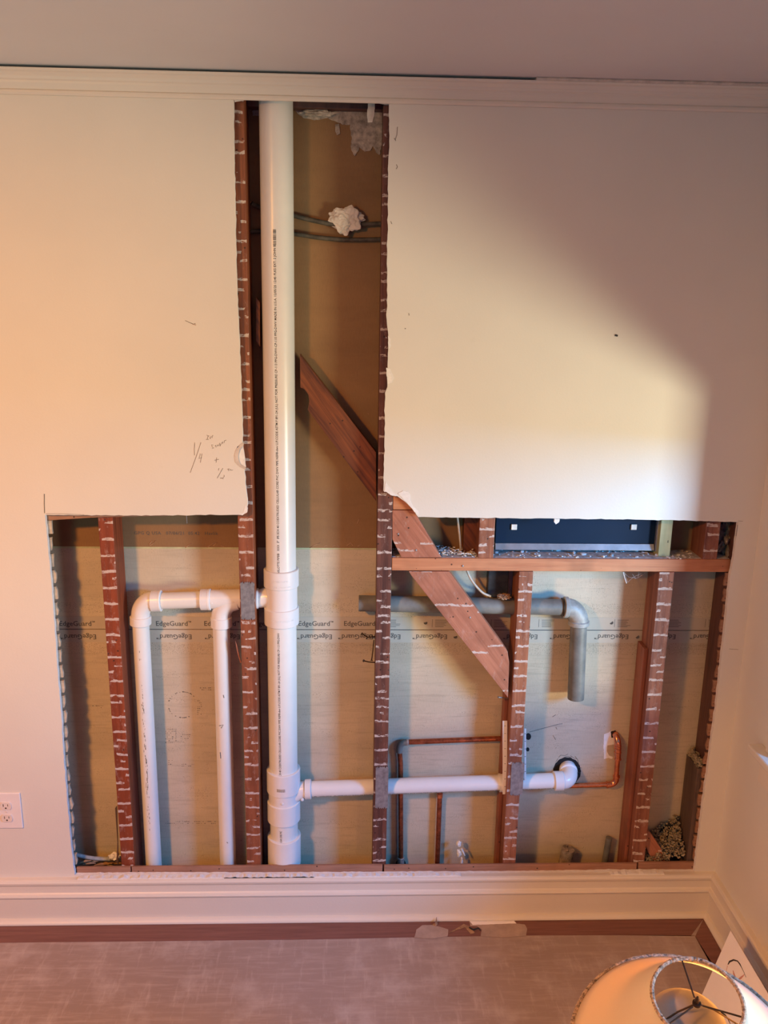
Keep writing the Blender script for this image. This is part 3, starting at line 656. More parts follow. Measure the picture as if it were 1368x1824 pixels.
# ------------------------------------------------------------------ old grey drain
YD = .080
dr = thing('old_drain_pipe', P(820, 1090, YD), 'old dark grey metal drain pipe crossing behind the studs, elbow turned down', 'pipe')
bm = hollow(P(639, 1074.5, YD), P(770, 1076.8, YD), .0242, .020); tube([P(760, 1076.6, YD), P(1000, 1081.5, YD)], .0242, 32, True, bm)
obj('pipe', bm, M['drain'], dr, smooth=True)
obj('pipe', hollow(P(1025.5, 1244, YD-.006), P(1031, 1106, YD), .0250, .0215), M['drain'], dr, smooth=True)
bm = tube([P(1006, 1081.8, YD)]+arc(P(1010, 1082, YD), P(1031, 1084, YD), P(1031, 1106, YD)), .0285, 32); hub(P(1003, 1081.5, YD), P(1012, 1082, YD), .0318, bm, .002); hub(P(1031, 1104, YD), P(1030.5, 1114, YD), .0315, bm, .003)
el2 = obj('elbow_fitting', bm, M['drainhub'], dr, smooth=True)
bm = bmesh.new(); hub(P(1000, 1081.5, YD), P(1003.5, 1081.6, YD), .0285, bm, .0008); obj('joint_ring', bm, M['bronze'], el2, smooth=True)
# cut stubs at the bottom right
q0 = P(1012, 1512, .092); tag(obj('cut_pipe_stub', hollow(q0+Vector((-.012, .004, -.10)), q0, .0205, .0175), M['stub'], smooth=True), 'wide rusty pipe stub sawn off just above the bottom plate', 'pipe')
q0 = P(1085, 1492, .100); tag(obj('cut_pipe_stub', hollow(q0+Vector((-.010, 0, -.13)), q0, .0100, .0078), M['drain'], smooth=True), 'narrow grey pipe stub sawn off left of the striped stud', 'pipe')

# ------------------------------------------------------------------ copper lines
YC = .104; RC = .0080
def elbow_ring(a, b, bm, r=.0102): hub(a, b, r, bm, .0006, 20)
cp = thing('copper_pipe', P(714, 1545, YC), 'tarnished copper pipe turning down beside the dark centre stud', 'pipe')
obj('pipe', tube([P(722, 1322, YC), P(894, 1315.5, YC)], RC, 20), M['copper'], cp, smooth=True)
obj('pipe', tube([P(711.5, 1336, YC), P(713.5, 1360, YC), P(714, 1545, YC), P(714, 1560, YC)], RC, 20), M['copper'], cp, smooth=True)
bm = tube([P(726, 1322, YC)]+arc(P(722, 1322.3, YC), P(711.5, 1322.8, YC), P(711.5, 1333, YC), 8)+[P(711.6, 1340, YC)], .0098, 20); obj('elbow', bm, M['drain'], cp, smooth=True)
bm = bmesh.new(); elbow_ring(P(724, 1322, YC), P(728, 1321.8, YC), bm); obj('solder_ring', bm, M['solder'], cp, smooth=True); bm = bmesh.new(); elbow_ring(P(714, 1527, YC), P(714, 1540, YC), bm, .0112); obj('solder_ring', bm, M['solder'], cp, smooth=True)
cp = thing('copper_pipe', P(778, 1545, YC), 'reddish copper riser standing below the white horizontal pipe', 'pipe')
obj('pipe', tube([P(784, 1398, YC), P(782.5, 1440, YC), P(778, 1560, YC)], RC, 20), M['copper'], cp, smooth=True)
bm = bmesh.new(); elbow_ring(P(783.5, 1413, YC), P(783.2, 1420, YC), bm, .0098); obj('coupling', bm, M['copperb'], cp, smooth=True)
cp = thing('copper_pipe', P(1085, 1400, YC), 'bright copper line rising to a hole left of the striped stud', 'pipe')
YC2 = .102
obj('pipe', tube([P(1012, 1399.5, YC2), P(1084, 1397.5, YC2)], .0078, 20), M['copperb'], cp, smooth=True)
obj('pipe', tube([P(1097.5, 1384, YC2-.002), P(1100.5, 1344, YC2-.004)], .0078, 20), M['copperb'], cp, smooth=True)
bm = tube([P(1082, 1397.6, YC2)]+arc(P(1086, 1397.4, YC2), P(1097, 1396.5, YC2), P(1097.4, 1387, YC2), 8)+[P(1098, 1382, YC2)], .0098, 20)
elbow_ring(P(1080, 1397.7, YC2), P(1083, 1397.6, YC2), bm, .0112); elbow_ring(P(1098, 1384.5, YC2), P(1098.2, 1381.5, YC2), bm, .0112); obj('elbow', bm, M['copperb'], cp, smooth=True)
bm = tube([P(1100, 1352, YC2-.004), P(1101, 1332, YC2-.004)]+arc(P(1101, 1328, YC2-.004), P(1100.5, 1315, YC2-.003), P(1096, 1308, .118), 8)+[P(1095, 1307, .14)], .0100, 20)
for y in (1353, 1341, 1334, 1330): elbow_ring(P(1100.2, y, YC2-.004), P(1100.3, y-2, YC2-.004), bm, .0114)
obj('elbow', bm, M['copperb'], cp, smooth=True)
h3 = rough_outline([P(x, y, BY+.0005) for x, y in ((1076,1308),(1084,1305),(1090,1302),(1096,1301),(1099,1307),(1094,1320),(1094,1340),(1090,1352),(1084,1350),(1076,1352),(1075,1330))], .004, .0014)
obj('broken_board', prism(h3, (0, .001, 0)), M['gyp'], low)
obj('cut_hole', prism(rough_outline([P(x, y, BY+.0002) for x, y in ((1088,1303),(1096,1301),(1100,1306),(1096,1314),(1089,1314))], .004, .001), (0, .001, 0)), M['black'], low)
obj('broken_board_lath', prism([P(x, y, BY-.0002) for x, y in ((1082,1328),(1094,1326),(1094,1349),(1085,1346),(1081,1338))], (0, .001, 0)), M['lath'], low)
for cx, cy, r in ((714, 1540, 9), (941, 1312, 5), (940, 1335, 3)):
    pl_ = [P(cx+r*(1+.5*noise.noise(Vector((k, cx, 0))))*math.cos(k*math.pi/9), cy+r*1.2*math.sin(k*math.pi/9), BY+.0006) for k in range(18)]
    obj('cut_hole', prism(pl_, (0, .0008, 0)), M['black'], low)

# ------------------------------------------------------------------ perforated straps holding the lower pipe
def strap(px, py0, py1, Y, lab, w_=.012, tilt=0):
    t = thing('hanger_strap', P(px, py1, Y), lab, 'strap', 'white perforated plastic pipe straps')
    a = P(px, py0, Y); b = P(px, py1, Y); obj('strap_band', prism([a+Vector((-w_/2, 0, 0)), a+Vector((w_/2, 0, 0)), b+Vector((w_/2, 0, 0)), b+Vector((-w_/2, 0, 0))], (0, .002, 0)), M['pvcfit'], t, bevel=.0008)
    bm = bmesh.new(); n = int((py1-py0)/14)
    for i in range(n): q = P(px, py0+9+i*13.5, Y); obj('strap_slot', box(q.x-.0018, q.x+.0022, Y-.0004, Y, q.z-.0006, q.z+.0006), M['ink'], t)
strap(899.5, 1284, 1415, .040, 'white perforated plastic strap on the left side of the stud, over the white pipe end', .0145)
strap(935.5, 1298, 1390, .050, 'thin pale plastic strap on the right side of the stud under the brace', .0060)
q = P(892, 1398, .055); tag(obj('pipe_clamp', tube([P(889, 1394.2, YH), P(896, 1393.9, YH)], .0285, 32), M['pvcfit'], smooth=True), 'white plastic clamp ring where the lower pipe enters the stud', 'clamp')

# ------------------------------------------------------------------ cables
def cable(name, pts, r, mat, lab):
    path = []
    v = [P(*p) for p in pts]; v = [v[0]]+v+[v[-1]]
    for i in range(1, len(v)-2):
        for k in range(6):
            t = k/6; a, b, c, d = v[i-1], v[i], v[i+1], v[i+2]
            path.append(.5*((2*b)+(c-a)*t+(2*a-5*b+4*c-d)*t*t+(3*b-a-3*c+d)*t**3))
    path.append(v[-2]); return tag(obj(name, tube(path, r, 12), mat, smooth=True), lab, 'cable')
cable('power_cable', [(448,362,.10),(470,372,.112),(526,385,.108),(560,393,.105),(600,400,.103),(640,400,.105),(684,398,.108)], .0062, M['cable'], 'upper dark cable sagging behind the tall white stack')
cable('power_cable', [(446,413,.108),(470,412,.112),(526,417,.108),(560,422,.108),(600,426,.108),(640,427,.108),(684,426,.108)], .0058, M['cable'], 'lower dark cable running behind the tall white stack')
cable('power_cable', [(814,915,.070),(817,940,.072),(820,968,.074),(821,988,.080),(821,990,.082)], .0032, M['romex'], 'thin white cable dropping onto the ledge rubble')
cable('power_cable', [(831,1014,.080),(838,1030,.078),(848,1044,.076),(860,1056,.076),(874,1062,.078)], .0035, M['romex'], 'cream cable hanging under the ledge behind the brace')
cable('power_cable', [(112,1518,.060),(133,1522,.058),(150,1526,.060),(170,1529,.066),(196,1530,.072)], .0062, M['greycable'], 'grey cable entering at the bottom left corner of the opening')
tag(obj('plaster_lump', blob(P(204, 1525, .075), .016, .010, .011, .5, 2, 4), M['chip'], smooth=True), 'pale lump on the end of the grey cable at bottom left', 'plaster lump')
tag(obj('wood_splinter', prism([P(x, y, .040) for x, y in ((205,1440),(208,1436),(210,1500),(211,1540),(207,1536),(209,1500))], (0, .004, 0)), M['oldwood']), 'dark splinter peeling off the lower left stud', 'splinter')
tag(obj('wood_splinter', prism([P(x, y, .030) for x, y in ((419,1142),(422,1150),(428,1175),(430,1180),(428,1182),(422,1160))], (0, .003, 0)), M['brace']), 'thin red splinter beside the stud left of the stack', 'splinter')
tag(obj('junction_box', box(P(868, 1060, .09).x, P(904, 1060, .09).x, .085, .117, P(880, 1064, .085).z, P(880, 1016, .085).z), M['junction'], bevel=.002), 'dark metal junction box under the ledge beside the brace', 'junction box')
tag(obj('torn_insulation', blob(P(905, 1062, .060)+Vector((-.012, 0, 0)), .017, .012, .006, .8, 3, 8), M['chipb'], smooth=True), 'torn reddish paper scrap at the stud below the junction box', 'paper scrap')

# ------------------------------------------------------------------ recessed cabinet back (navy panel)
CY = .075
cb = thing('recessed_cabinet', P(1020, 978, CY), 'navy blue back of a recessed cabinet with steel rim above the ledge', 'cabinet')
a = P(882, 967, CY); b = P(1166, 967, CY)
obj('back_panel', box(a.x, b.x, CY, .118, a.z, 1.40), M['navy'], cb, bevel=.001)
z0 = P(1000, 979, CY-.004).z; obj('steel_rim', prism([Vector((a.x, CY-.010, z0)), Vector((a.x, CY-.002, z0+.018)), Vector((a.x, CY+.004, z0+.018)), Vector((a.x, CY+.004, z0))], (b.x-a.x-.003, 0, 0)), M['steel'], cb, bevel=.001)
obj('side_flange', box(b.x-.001, b.x+.006, CY-.012, CY+.02, z0-.002, 1.40), M['steel'], cb, bevel=.0006)
for px in (915.5, 1128.5):
    q = P(px, 938.3, CY); obj('foam_pad', box(q.x-.0082, q.x+.0082, CY-.005, CY, q.z-.0082, q.z+.0082), M['foam'], cb, bevel=.001)
# ------------------------------------------------------------------ rubble on the ledge
rnd = random.Random(21)
def chip_mesh(sx, sy, sz, rnd, n=7):
    bm = bmesh.new(); pts = []; 
    for k in range(n): a = k*2*math.pi/n+rnd.uniform(-.3, .3); pts.append(Vector((math.cos(a)*sx*rnd.uniform(.7, 1), math.sin(a)*sy*rnd.uniform(.7, 1), 0)))
    return prism(pts, (0, 0, sz), bm)
bm = bmesh.new(); box(.112, 1.09, .030, .113, LZ1, LZ1+.0012, bm)
obj_d = obj('plaster_dust', bm, M['dust']); tag(obj_d, 'grey plaster dust lying on the ledge beam', 'dust', None, 'stuff')
bm = bmesh.new()
for k in range(360):
    z_ = rnd.random(); x = rnd.uniform(.22, .38) if k < 230 else (rnd.uniform(.115, .16) if k < 250 else rnd.uniform(.40, 1.08)); y = rnd.uniform(.026, .108); 
    s = rnd.uniform(.0012, .0045); h = rnd.uniform(0, .012) if .23 < x < .35 else rnd.uniform(-.001, .001)
    c = chip_mesh(s*rnd.uniform(.8, 2.2), s, s*.5, rnd, 5)
    R_ = Matrix.Rotation(rnd.uniform(0, 6), 4, 'Z') @ Matrix.Rotation(rnd.uniform(-.3, .3), 4, 'X') @ Matrix.Rotation(rnd.uniform(-.3, .3), 4, 'Y')
    bmesh.ops.transform(c, matrix=Matrix.Translation((x, y, LZ1+.0015+h)) @ R_, verts=c.verts); merge(bm, c)
tag(obj('plaster_crumbs', bm, M['chip']), 'white and tan plaster crumbs scattered along the ledge beam', 'rubble', None, 'stuff')
chips = [(838,986,.010,.006,0,'flat white plaster chip at the front of the ledge left of the short stud'),(820,980,.011,.006,.4,'bluish white plaster chip beside the thin white cable'),(785,972,.008,.006,1,'white plaster chip against the top of the brace'),
 (796,984,.007,.005,.8,'small white chip just right of the brace top'),(832,972,.012,.007,.2,'tan chip pile piece near the dark set-back stud'),(885,985,.006,.004,.3,'white chip just right of the short orange stud'),(992,978,.011,.006,.1,'pale blue flat chip on the middle of the ledge'),
 (1022,985,.008,.005,1.2,'brown and white chip right of the ledge middle'),(1040,988,.010,.004,.2,'long white chip near the ledge front'),(1133,980,.008,.007,.5,'crumpled tan flake in front of the steel rim end'),(1172,989,.011,.006,-.2,'white block chip below the treated stud'),
 (1212,981,.011,.004,-.1,'brown wood scrap on the ledge left of the end stud'),(960,990,.006,.004,.7,'small white chip left of the ledge middle'),(930,983,.006,.004,.2,'pale chip on the left third of the open ledge'),(1075,992,.005,.004,.9,'small chip at the front of the ledge right half')]
for px, py, sx, sy, r, lab in chips:
    q = PZ(px, py, LZ1+.003); c = chip_mesh(sx, sy, .0045, rnd, 7)
    bmesh.ops.transform(c, matrix=Matrix.Translation((q.x, min(max(q.y, .03), .10), LZ1+.0025)) @ Matrix.Rotation(r, 4, 'Z') @ Matrix.Rotation(.25, 4, 'X'), verts=c.verts)
    tag(obj('plaster_chip', c, M['chipb'] if ('brown wood' in lab or lab.startswith('tan')) else M['chip']), lab, 'rubble', 'larger chips on the ledge')
# insulation and rubble at the right
tag(obj('kraft_insulation', blob(P(1297, 960, .075), .030, .028, .050, .9, 3.2, 3, 5), M['kraft'], smooth=True), 'crumpled brown insulation paper stuffed at the right end of the ledge', 'insulation')
def heap(pts_fn, n, smin, smax, seed):
    bm = bmesh.new(); r = random.Random(seed)
    for k in range(n):
        x, y, z = pts_fn(r); s = r.uniform(smin, smax); q = bmesh.ops.create_icosphere(bm, subdivisions=1, radius=1)
        for v in q['verts']: v.co = Vector((x+v.co.x*s*r.uniform(.7, 1.2), y+v.co.y*s*r.uniform(.7, 1.2), z+v.co.z*s*.7*r.uniform(.7, 1.2)))
    return bm
bl = P(1222, 1362, .110)
tag(obj('backing_block', box(P(1216, 1400, SB).x, 1.091, .024, .112, ZB, .520), M['oldwood'], bevel=.0015), 'dark brown wood block standing in the right corner bay', 'wood block')
tag(obj('loose_insulation', heap(lambda r: (r.uniform(P(1216, 1400, SB).x+.003, 1.088), r.uniform(.028, .108), .523+r.random()**2*.02), 260, .003, .007, 2), M['insul']), 'crumbly tan insulation heaped on top of the corner block', 'insulation', None, 'stuff')
xa, xb = .935, 1.060
def hp_(r):
    x = r.uniform(xa, xb); t = (x-xa)/(xb-xa); y = r.uniform(.028, .112); top_ = .195+.115*max(0, t)**.8*(.35+.65*(y-.028)/.084); return (x, y, top_-r.random()*.03)
tag(obj('loose_insulation', heap(hp_, 1200, .002, .005, 5), M['insul']), 'crumbly tan insulation heaped at the foot of the right corner bay', 'insulation', None, 'stuff')
tag(obj('wood_offcut', prism([P(x, y, .040) for x, y in ((1154,1480),(1160,1486),(1178,1512),(1186,1535),(1166,1536),(1155,1520),(1148,1500))], (0, .030, 0)), M['brace'], bevel=.002), 'orange brown wood offcut leaning beside the foot of the striped stud', 'wood block')
tag(obj('torn_paper_scrap', prism([P(x, y, .100) for x, y in ((1164,1490),(1190,1470),(1213,1455),(1206,1468),(1196,1482),(1182,1498),(1170,1500))], (0, .008, 0)), M['junction']), 'dark torn paper scrap lying on the loose insulation', 'paper scrap')
for i in range(7):
    x = 140+i*9+random.uniform(-3, 3); a = P(x, 1541+random.uniform(-5, 2), .045+.008*i); b = a+Vector((random.uniform(.02, .05), random.uniform(-.01, .015), random.uniform(-.005, .008)))
    tag(obj('wood_splinter', tube([a, (a+b)/2+Vector((0, 0, .003)), b], [.001, .004, .001], 6), M['chipb']), '%s of the brown wood splinters heaped at the bottom left of the opening' % ['leftmost','second from left','third from left','middle one','third from right','second from right','rightmost'][i], 'splinter', 'splinters at the bottom left')
# plaster glob and foam at bottom of middle bay
bm = blob(P(817, 1503, .085), .0075, .006, .010, .5, 2, 6, 3); blob(P(818, 1520, .085), .007, .005, .012, .6, 2, 9, 3, bm); blob(P(822, 1535, .085), .004, .004, .016, .6, 2, 2, 3, bm); tube([P(822, 1512, .083), P(828, 1524, .083)], [.004, .002], 8, True, bm)
tag(obj('plaster_drip', bm, M['gyp'], smooth=True), 'knobbly white plaster drip between the copper riser and the stud', 'plaster lump')
tag(obj('plaster_lump', blob(P(842, 1543, .070), .020, .012, .006, .5, 2, 5), M['mud'], smooth=True), 'tan plaster lump on the bottom strip right of the drip', 'plaster lump')
# nails
def nail(pts, lab, r=.0017, Y0=.06):
    v = [P(*p) for p in pts]; bm = tube(v, r, 8); d = (v[0]-v[1]).normalized(); tube([v[0], v[0]+d*.0012], r*2.4, 12, True, bm)
    return tag(obj('nail', bm, M['bronze' if 'bent' in lab or 'dark' in lab else 'galv'], smooth=True), lab, 'nail')
nail([(645,1129,.066),(655,1135,.075),(669,1134,.09)], 'dark nail sticking out of the left side of the centre stud, upper one')
nail([(662,1176,.070),(664,1160,.076),(666,1140,.085)], 'long dark nail hanging down beside the centre stud')
nail([(648,1177,.062),(656,1179,.072),(668,1180,.085)], 'dark nail sticking out of the left side of the centre stud, lower one')
nail([(888,1242,.045),(897,1243,.052),(905,1244,.06)], 'shiny nail sticking out below the brace end')
for x, y in ((709,951),(741,979),(672+38,1000+0)):
    pass
for x, y, lb in ((709,951,'nail head in the upper brace piece near the centre stud'),(741,980,'nail head in the dark stain of the upper brace piece'),(824,1008,'nail head in the ledge beam left of the short stud'),(837,1100,'nail head in the middle of the long brace piece')):
    q = P(x, y, SF-.001); tag(obj('nail', tube([q, q+Vector((0, -.0012, 0)), q+Vector((0, -.002, 0))], [.0028, .0028, .0018], 12), M['galv'], smooth=True), lb, 'nail')
cw = thing('cobweb', P(1135, 1022, .07), 'small dusty cobweb hanging under the right half of the ledge', 'cobweb')
for ln in ([(1110,1019),(1120,1028),(1135,1030),(1150,1020)], [(1118,1037),(1128,1028),(1144,1021)], [(1112,1019),(1118,1037)], [(1126,1022),(1132,1031)], [(1138,1019),(1136,1029)]): obj('strand', strokes([ln], .0003, .07), M['dust'], cw)
tag(obj('paper_curl', strokes([[(1110,1019),(1113,1030),(1116,1039)]], .0012, .055), M['chip']), 'thin pale paper curl hanging under the ledge beside the cobweb', 'paper scrap')
tag(obj('staple', strokes([[(332,918),(333,932)]], .0010, .012), M['galv']), 'thin nail tip pointing down from the cut wall edge above the printed date', 'nail')
# ------------------------------------------------------------------ top of the tall cavity
def mud(name, pts, lab, mat='mud', th=.003, Y=BY-.003, cat='joint compound'):
    return tag(obj(name, prism(rough_outline([P(x, y, Y) for x, y in pts], .005, .0022), (0, th, 0)), M[mat]), lab, cat)
mud('joint_compound', [(524,195),(560,192),(600,195),(640,194),(683,196),(686,206),(680,216),(682,240),(680,258),(676,276),(670,272),(664,260),(660,268),(650,270),(640,262),(632,278),(626,268),(625,240),(624,222),(610,222),(598,216),(584,210),(574,212),(560,214),(540,210),(530,202)],
    'grey white joint compound smeared in drips at the top of the board')
mud('joint_compound', [(597,222),(604,220),(606,238),(600,241),(597,234)], 'small dab of joint compound left of the drips')
mud('joint_compound', [(449,198),(460,196),(462,206),(450,206)], 'dab of joint compound left of the stack top')
tag(obj('joint_compound', blob(P(566, 201, .108), .038, .010, .008, .5, 2.5, 3), M['mud'], smooth=True), 'thick bead of joint compound right of the stack top', 'joint compound')
tag(obj('foam_strip', prism(rough_outline([P(x, y, .040) for x, y in ((656,178),(668,179),(667,200),(663,218),(655,218),(654,200))], .004, .0012), (0, .008, 0)), M['tissue']), 'narrow white strip hanging from the top right of the tall cavity', 'strip')
bm = bmesh.new(); r_ = bmesh.ops.create_icosphere(bm, subdivisions=5, radius=1)
for v in r_['verts']:
    d = v.co.normalized(); k = 1+.40*noise.noise(d*1.9+Vector((3, 1, 7)))+.18*(abs(noise.noise(d*3.1+Vector((9, 2, 1))))-.2)*1.6+.05*noise.noise(d*8)
    v.co = P(616, 393, .102)+Vector((d.x*.045*k*(1-.35*min(0, d.z)*-1), d.y*.017*k, d.z*.032*k))
tag(obj('paper_wad', bm, M['tissue']), 'crumpled white wad stuffed over the dark cables', 'paper wad')
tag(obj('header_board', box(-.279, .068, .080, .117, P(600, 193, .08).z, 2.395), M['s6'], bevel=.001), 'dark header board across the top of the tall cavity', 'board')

# ------------------------------------------------------------------ outlet
oc = P(13, 1443, 0); oc = Vector((oc.x, 0, P(13, 1443, 0).z))
x1 = P(39.5, 1443, 0).x; x0 = 2*oc.x-x1; z1 = P(20, 1411, 0).z; z0 = P(20, 1474, 0).z
ot = thing('wall_outlet', (oc.x, 0, z0), 'cream duplex wall outlet low on the wall at far left', 'outlet')
obj('cover_plate', box(x0, x1, -.0055, 0, z0, z1), M['outlet'], ot, bevel=.0035)
for zz in (P(13, 1433.5, 0).z, P(14.5, 1455, 0).z):
    bm = bmesh.new(); pts = []
    for k in range(28):
        a = k*2*math.pi/28; pts.append(Vector((oc.x+.0170*math.cos(a), -.0085, zz+max(-.0125, min(.0125, .0170*math.sin(a))))))
    rc = obj('receptacle', prism(pts, (0, .0035, 0), bm), M['outface'], ot, bevel=.0008)
    bm = box(oc.x-.0078, oc.x-.0058, -.0088, -.008, zz-.001, zz+.0072); box(oc.x+.0055, oc.x+.0073, -.0088, -.008, zz, zz+.0068, bm); tube([Vector((oc.x, -.0088, zz-.006)), Vector((oc.x, -.008, zz-.006))], .0026, 10, True, bm)
    obj('slots', bm, M['ink'], rc)
zz = (P(13, 1433.5, 0).z+P(14.5, 1455, 0).z)/2; obj('screw', tube([Vector((oc.x, -.0068, zz)), Vector((oc.x, -.005, zz))], .0028, 14), M['outface'], ot)

# ------------------------------------------------------------------ floor tape and torn paper
def slab(pts, th, z=0.0): return prism([Vector((x, y, FL+z+.0001)) for x, y in pts], (0, 0, th))
def FP(px, py): q = PZ(px, py, FL+.0005); return (q.x, q.y)
t1 = [FP(0, 1679), FP(300, 1676), FP(560, 1673), FP(733, 1669.5), FP(940, 1666), FP(1100, 1665.5), FP(1238, 1666.5)]
tag(obj('floor_tape', slab([(XL, -.037), (XR-.037, -.037), (XR-.1045, t1[-1][1]-.001)]+t1[::-1]+[(XL, t1[0][1])], .0006), M['ftape']), 'dark red brown tape strip along the foot of the back baseboard', 'tape')
ti = FP(1238, 1667.5); tj = FP(1273, 1723); sl = (tj[0]-ti[0])/(tj[1]-ti[1])
tag(obj('floor_tape', slab([(XR-.037, -.0375), (XR-.037, YB+.1), (ti[0]+sl*(YB+.1-ti[1]), YB+.1), (ti[0], ti[1]-.0012)], .0006), M['ftape']), 'dark brown tape strip along the foot of the right baseboard', 'tape')
def FZ(px, py): q = PZ(px, py, FL+.001); return (q.x, min(q.y, -.0370))
def fpatch(pts, lab, mat='fpaper', z=.0008, th=.0006):
    base = [Vector((*FZ(x, y), 0)) for x, y in pts]; out = []
    for i in range(len(base)):
        a, b = base[i], base[(i+1) % len(base)]; m_ = max(1, int((b-a).length/.008))
        for k in range(m_): p = a.lerp(b, k/m_); out.append((p.x+.0015*noise.noise(p*150), min(-.037, p.y+.0015*noise.noise(p*170+Vector((3, 0, 0))))))
    return tag(obj('floor_paper', slab(out, th, z), M[mat]), lab, 'paper')
fpatch([(738,1670),(742,1656),(752,1648),(772,1648),(790,1653),(799,1656),(797,1668),(770,1672)], 'torn pale paper flap at the left of the ripped tape')
fpatch([(856,1668),(858,1656),(850,1650),(838,1650),(836,1640),(912,1637),(920,1645),(935,1647),(939,1655),(937,1667),(900,1670)], 'wide pale patch of torn floor covering right of the ripped tape')
fpatch([(836,1638),(914,1636),(920,1645),(842,1648)], 'creamy strip of torn paper against the quarter round', 'card', .0016, .0004)
fpatch([(800,1662),(826,1646),(838,1652),(846,1662),(838,1664),(828,1652)], 'small brown tear showing bare floor in the ripped tape', 'chipb', .0010)
tag(obj('curled_scrap', tube([PZ(836, 1652, FL+.004), PZ(843, 1656, FL+.006), PZ(852, 1653, FL+.008), PZ(856, 1658, FL+.003)], [.002, .003, .002, .001], 8), M['junction'], smooth=True), 'tiny dark curled scrap on the torn floor tape', 'paper scrap')
tag(obj('curled_scrap', prism([PZ(770, 1647, FL+.003), PZ(775, 1645, FL+.012), PZ(777, 1634, FL+.016), PZ(779, 1647, FL+.004), PZ(776, 1650, FL+.002)], (.001, .001, .001)), M['chipb']), 'small upright paper curl against the quarter round', 'paper scrap')
# floor scratches are marks on the covering
# ------------------------------------------------------------------ leaning card
ca = PX(1301, 1658, 1.045); zt_ = ca.z
bx = .985
cl = ca; far_b = Vector((bx, ca.y-.004, FL+.001)); near_t = ca+Vector((0, -.30, 0)); near_b = Vector((bx, far_b.y-.30, FL+.001))
nrm_ = (near_t-cl).cross(far_b-cl).normalized()
if nrm_.x > 0: nrm_ = -nrm_
cdt = obj('leaning_card', prism([cl, near_t, near_b, far_b], nrm_*-.0015), M['card'], origin=(bx, ca.y-.15, 0)); tag(cdt, 'white card with drawn black arcs leaning against the right baseboard', 'card')
def TC(px, py, _Y=0):
    d = _r*((px-684)/F_PX) + _u*((912-py)/F_PX) + _f; t = (cl-CAM).dot(nrm_)/d.dot(nrm_); return CAM+d*t+nrm_*.0004
obj('drawn_arc', merge(tube([TC(1297, 1718), TC(1300, 1713), TC(1307, 1710)], [.0012, .0024, .0020], 6), tube([TC(1307, 1710), TC(1314, 1712), TC(1318, 1717), TC(1321, 1723), TC(1325, 1731), TC(1329, 1741)], [.0020, .0016, .0018, .0009, .0006, .0005], 6)), M['ink'], cdt)
obj('drawn_arc', tube([TC(1278, 1806), TC(1285, 1803), TC(1292, 1808), TC(1297, 1815), TC(1301, 1824)], [.0008, .0020, .0022, .0014, .0008], 6), M['ink'], cdt)
bm = tube([TC(1296, 1720), TC(1294, 1730), TC(1300, 1738), TC(1306, 1744)], .0006, 6); tube([TC(1306, 1729), TC(1308, 1736), TC(1311, 1743), TC(1313, 1747)], [.001, .0024, .0018, .0006], 6, True, bm); tube([TC(1313, 1747), TC(1320, 1742), TC(1326, 1736)], [.0022, .0026, .0008], 6, True, bm)
obj('drawn_mark', bm, M['pinkink'], cdt)
bm = tube([TC(1281, 1812), TC(1284, 1818), TC(1291, 1824)], .0008, 6); obj('drawn_mark', bm, M['pinkink'], cdt)

# ------------------------------------------------------------------ lamp in the foreground
def ray_at(px, py, depth): return CAM+(_r*((px-684)/F_PX)+_u*((912-py)/F_PX)+_f)*depth
tc = Vector((.5817, -1.1248, .7794)); bc = Vector((.6000, -1.0793, .5989)); axl = (tc-bc).normalized(); HH = (tc-bc).length
e1 = (Vector((1, 0, 0))-axl*axl.x).normalized(); e2 = axl.cross(e1)
RT, RB = .0715, .202
lp = thing('floor_lamp', (tc.x-.02, tc.y-.02, FL), 'floor lamp with cream cone shade and braided rims in the near right corner', 'lamp')
bm = bmesh.new(); N = 96; rings = []
for j in range(9):
    t = j/8; c = bc.lerp(tc, t); r = RB+(RT-RB)*t-.006*math.sin(math.pi*t)
    rings.append([bm.verts.new(c+(e1*math.cos(2*math.pi*k/N)+e2*math.sin(2*math.pi*k/N))*r) for k in range(N)])
for A, B in zip(rings, rings[1:]):
    for k in range(N): bm.faces.new((A[k], A[(k+1) % N], B[(k+1) % N], B[k]))
sh = obj('lamp_shade', bm, M['shade'], lp, smooth=True); so = sh.modifiers.new('solid', 'SOLIDIFY'); so.thickness = .0012
def ring_tube(c, r, rad, n, amp, fq):
    pts = [c+(e1*math.cos(2*math.pi*k/n)+e2*math.sin(2*math.pi*k/n))*r for k in range(n+1)]
    return tube(pts, [rad*(1+amp*noise.noise(Vector((k*fq*.5, r*40, 0)))) for k in range(n+1)], 8, False)
obj('top_braid', ring_tube(tc, RT+.0012, .0036, 240, .35, 1.9), M['braid'], sh, smooth=True); obj('bottom_braid', ring_tube(bc, RB+.0012, .0040, 420, .35, 1.7), M['braid'], sh, smooth=True)
hubc = tc-axl*.012
bm = bmesh.new()
fwd = (Vector((0, 1, 0))-axl*axl.y).normalized()
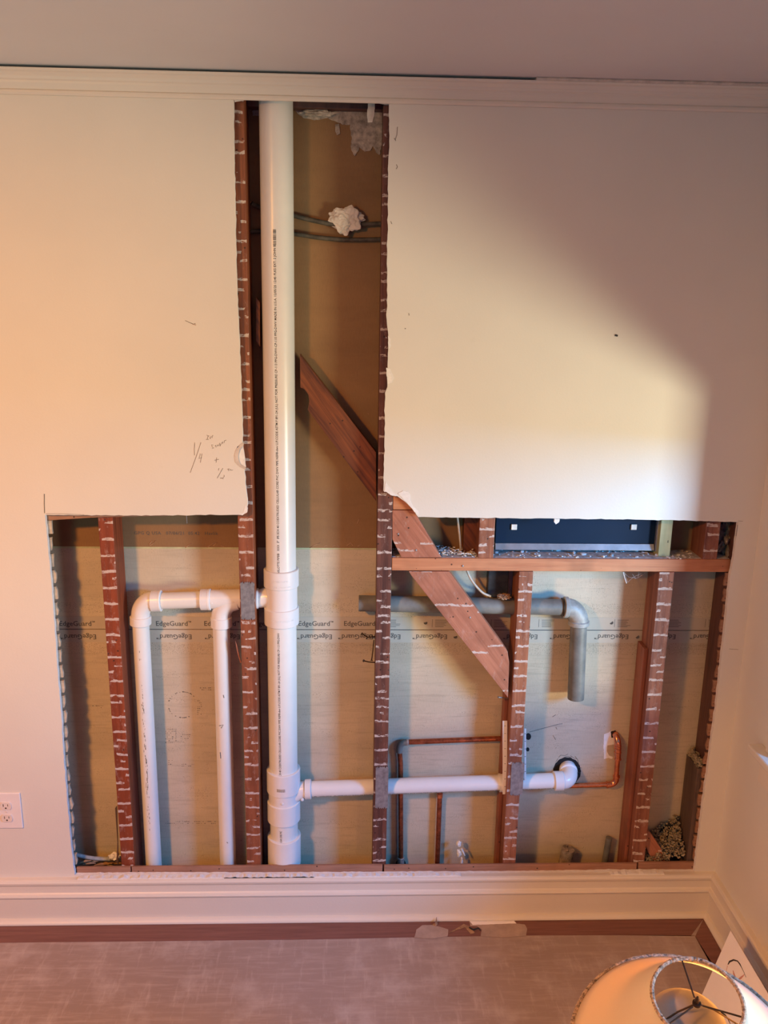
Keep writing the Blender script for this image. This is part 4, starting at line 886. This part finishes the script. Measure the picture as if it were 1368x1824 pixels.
for a in (0, 2.0944, 4.1888):
    q = Matrix.Rotation(a, 3, axl) @ fwd; tube([tc-axl*.002+q*(RT-.002), hubc+q*.010], .0015, 8, True, bm)
tube([hubc-axl*.002, hubc+axl*.002], .007, 20, True, bm); obj('spider', bm, M['bronze'], sh, smooth=True)
bm = tube([hubc+axl*.002, hubc+axl*.006, hubc+axl*.012, hubc+axl*.018], [.003, .0045, .004, .0015], 16); obj('finial', bm, M['bronze'], lp, smooth=True)
sock = hubc-axl*.17
bm = bmesh.new()
for s in (-1, 1): tube([hubc, hubc-axl*.02+e1*s*.030, hubc-axl*.07+e1*s*.078, hubc-axl*.13+e1*s*.060, sock+e1*s*.012], .0016, 8, True, bm)
obj('harp', bm, M['bronze'], lp, smooth=True)
bm = bmesh.new(); prof = [(.0, -.030), (.030, -.033), (.052, -.044), (.066, -.060), (.071, -.078), (.064, -.100), (.036, -.128), (.014, -.145)]
prev = None
for r, h in prof:
    c = hubc+axl*h+e1*-.010; ring = [bm.verts.new(c+(e1*math.cos(2*math.pi*k/40)+e2*math.sin(2*math.pi*k/40))*max(r, .0005)) for k in range(40)]
    if prev:
        for k in range(40): bm.faces.new((prev[k], prev[(k+1) % 40], ring[(k+1) % 40], ring[k]))
    prev = ring
obj('bulb', bm, M['white'], lp, smooth=True)
fb = Vector((tc.x-.02, tc.y-.02, FL+.0002))
bl_ = bpy.data.lights.new('lamp_bulb_light', 'POINT'); bl_.energy = 4.6; bl_.color = (1, .48, .16); bl_.shadow_soft_size = .02
bo_ = bpy.data.objects.new('lamp_bulb_light', bl_); C.collection.objects.link(bo_); bo_.location = hubc-axl*.152+e1*.030
obj('pole', tube([sock+axl*.03, sock, sock-axl*.03, fb+Vector((0, 0, sock.z-.12)), fb+Vector((0, 0, .02))], [.014, .016, .010, .009, .011], 20), M['bronze'], lp, smooth=True)
obj('base', tube([fb, fb+Vector((0, 0, .006)), fb+Vector((0, 0, .014)), fb+Vector((0, 0, .022)), fb+Vector((0, 0, .03))], [.125, .13, .12, .05, .014], 48), M['bronze'], lp, smooth=True)
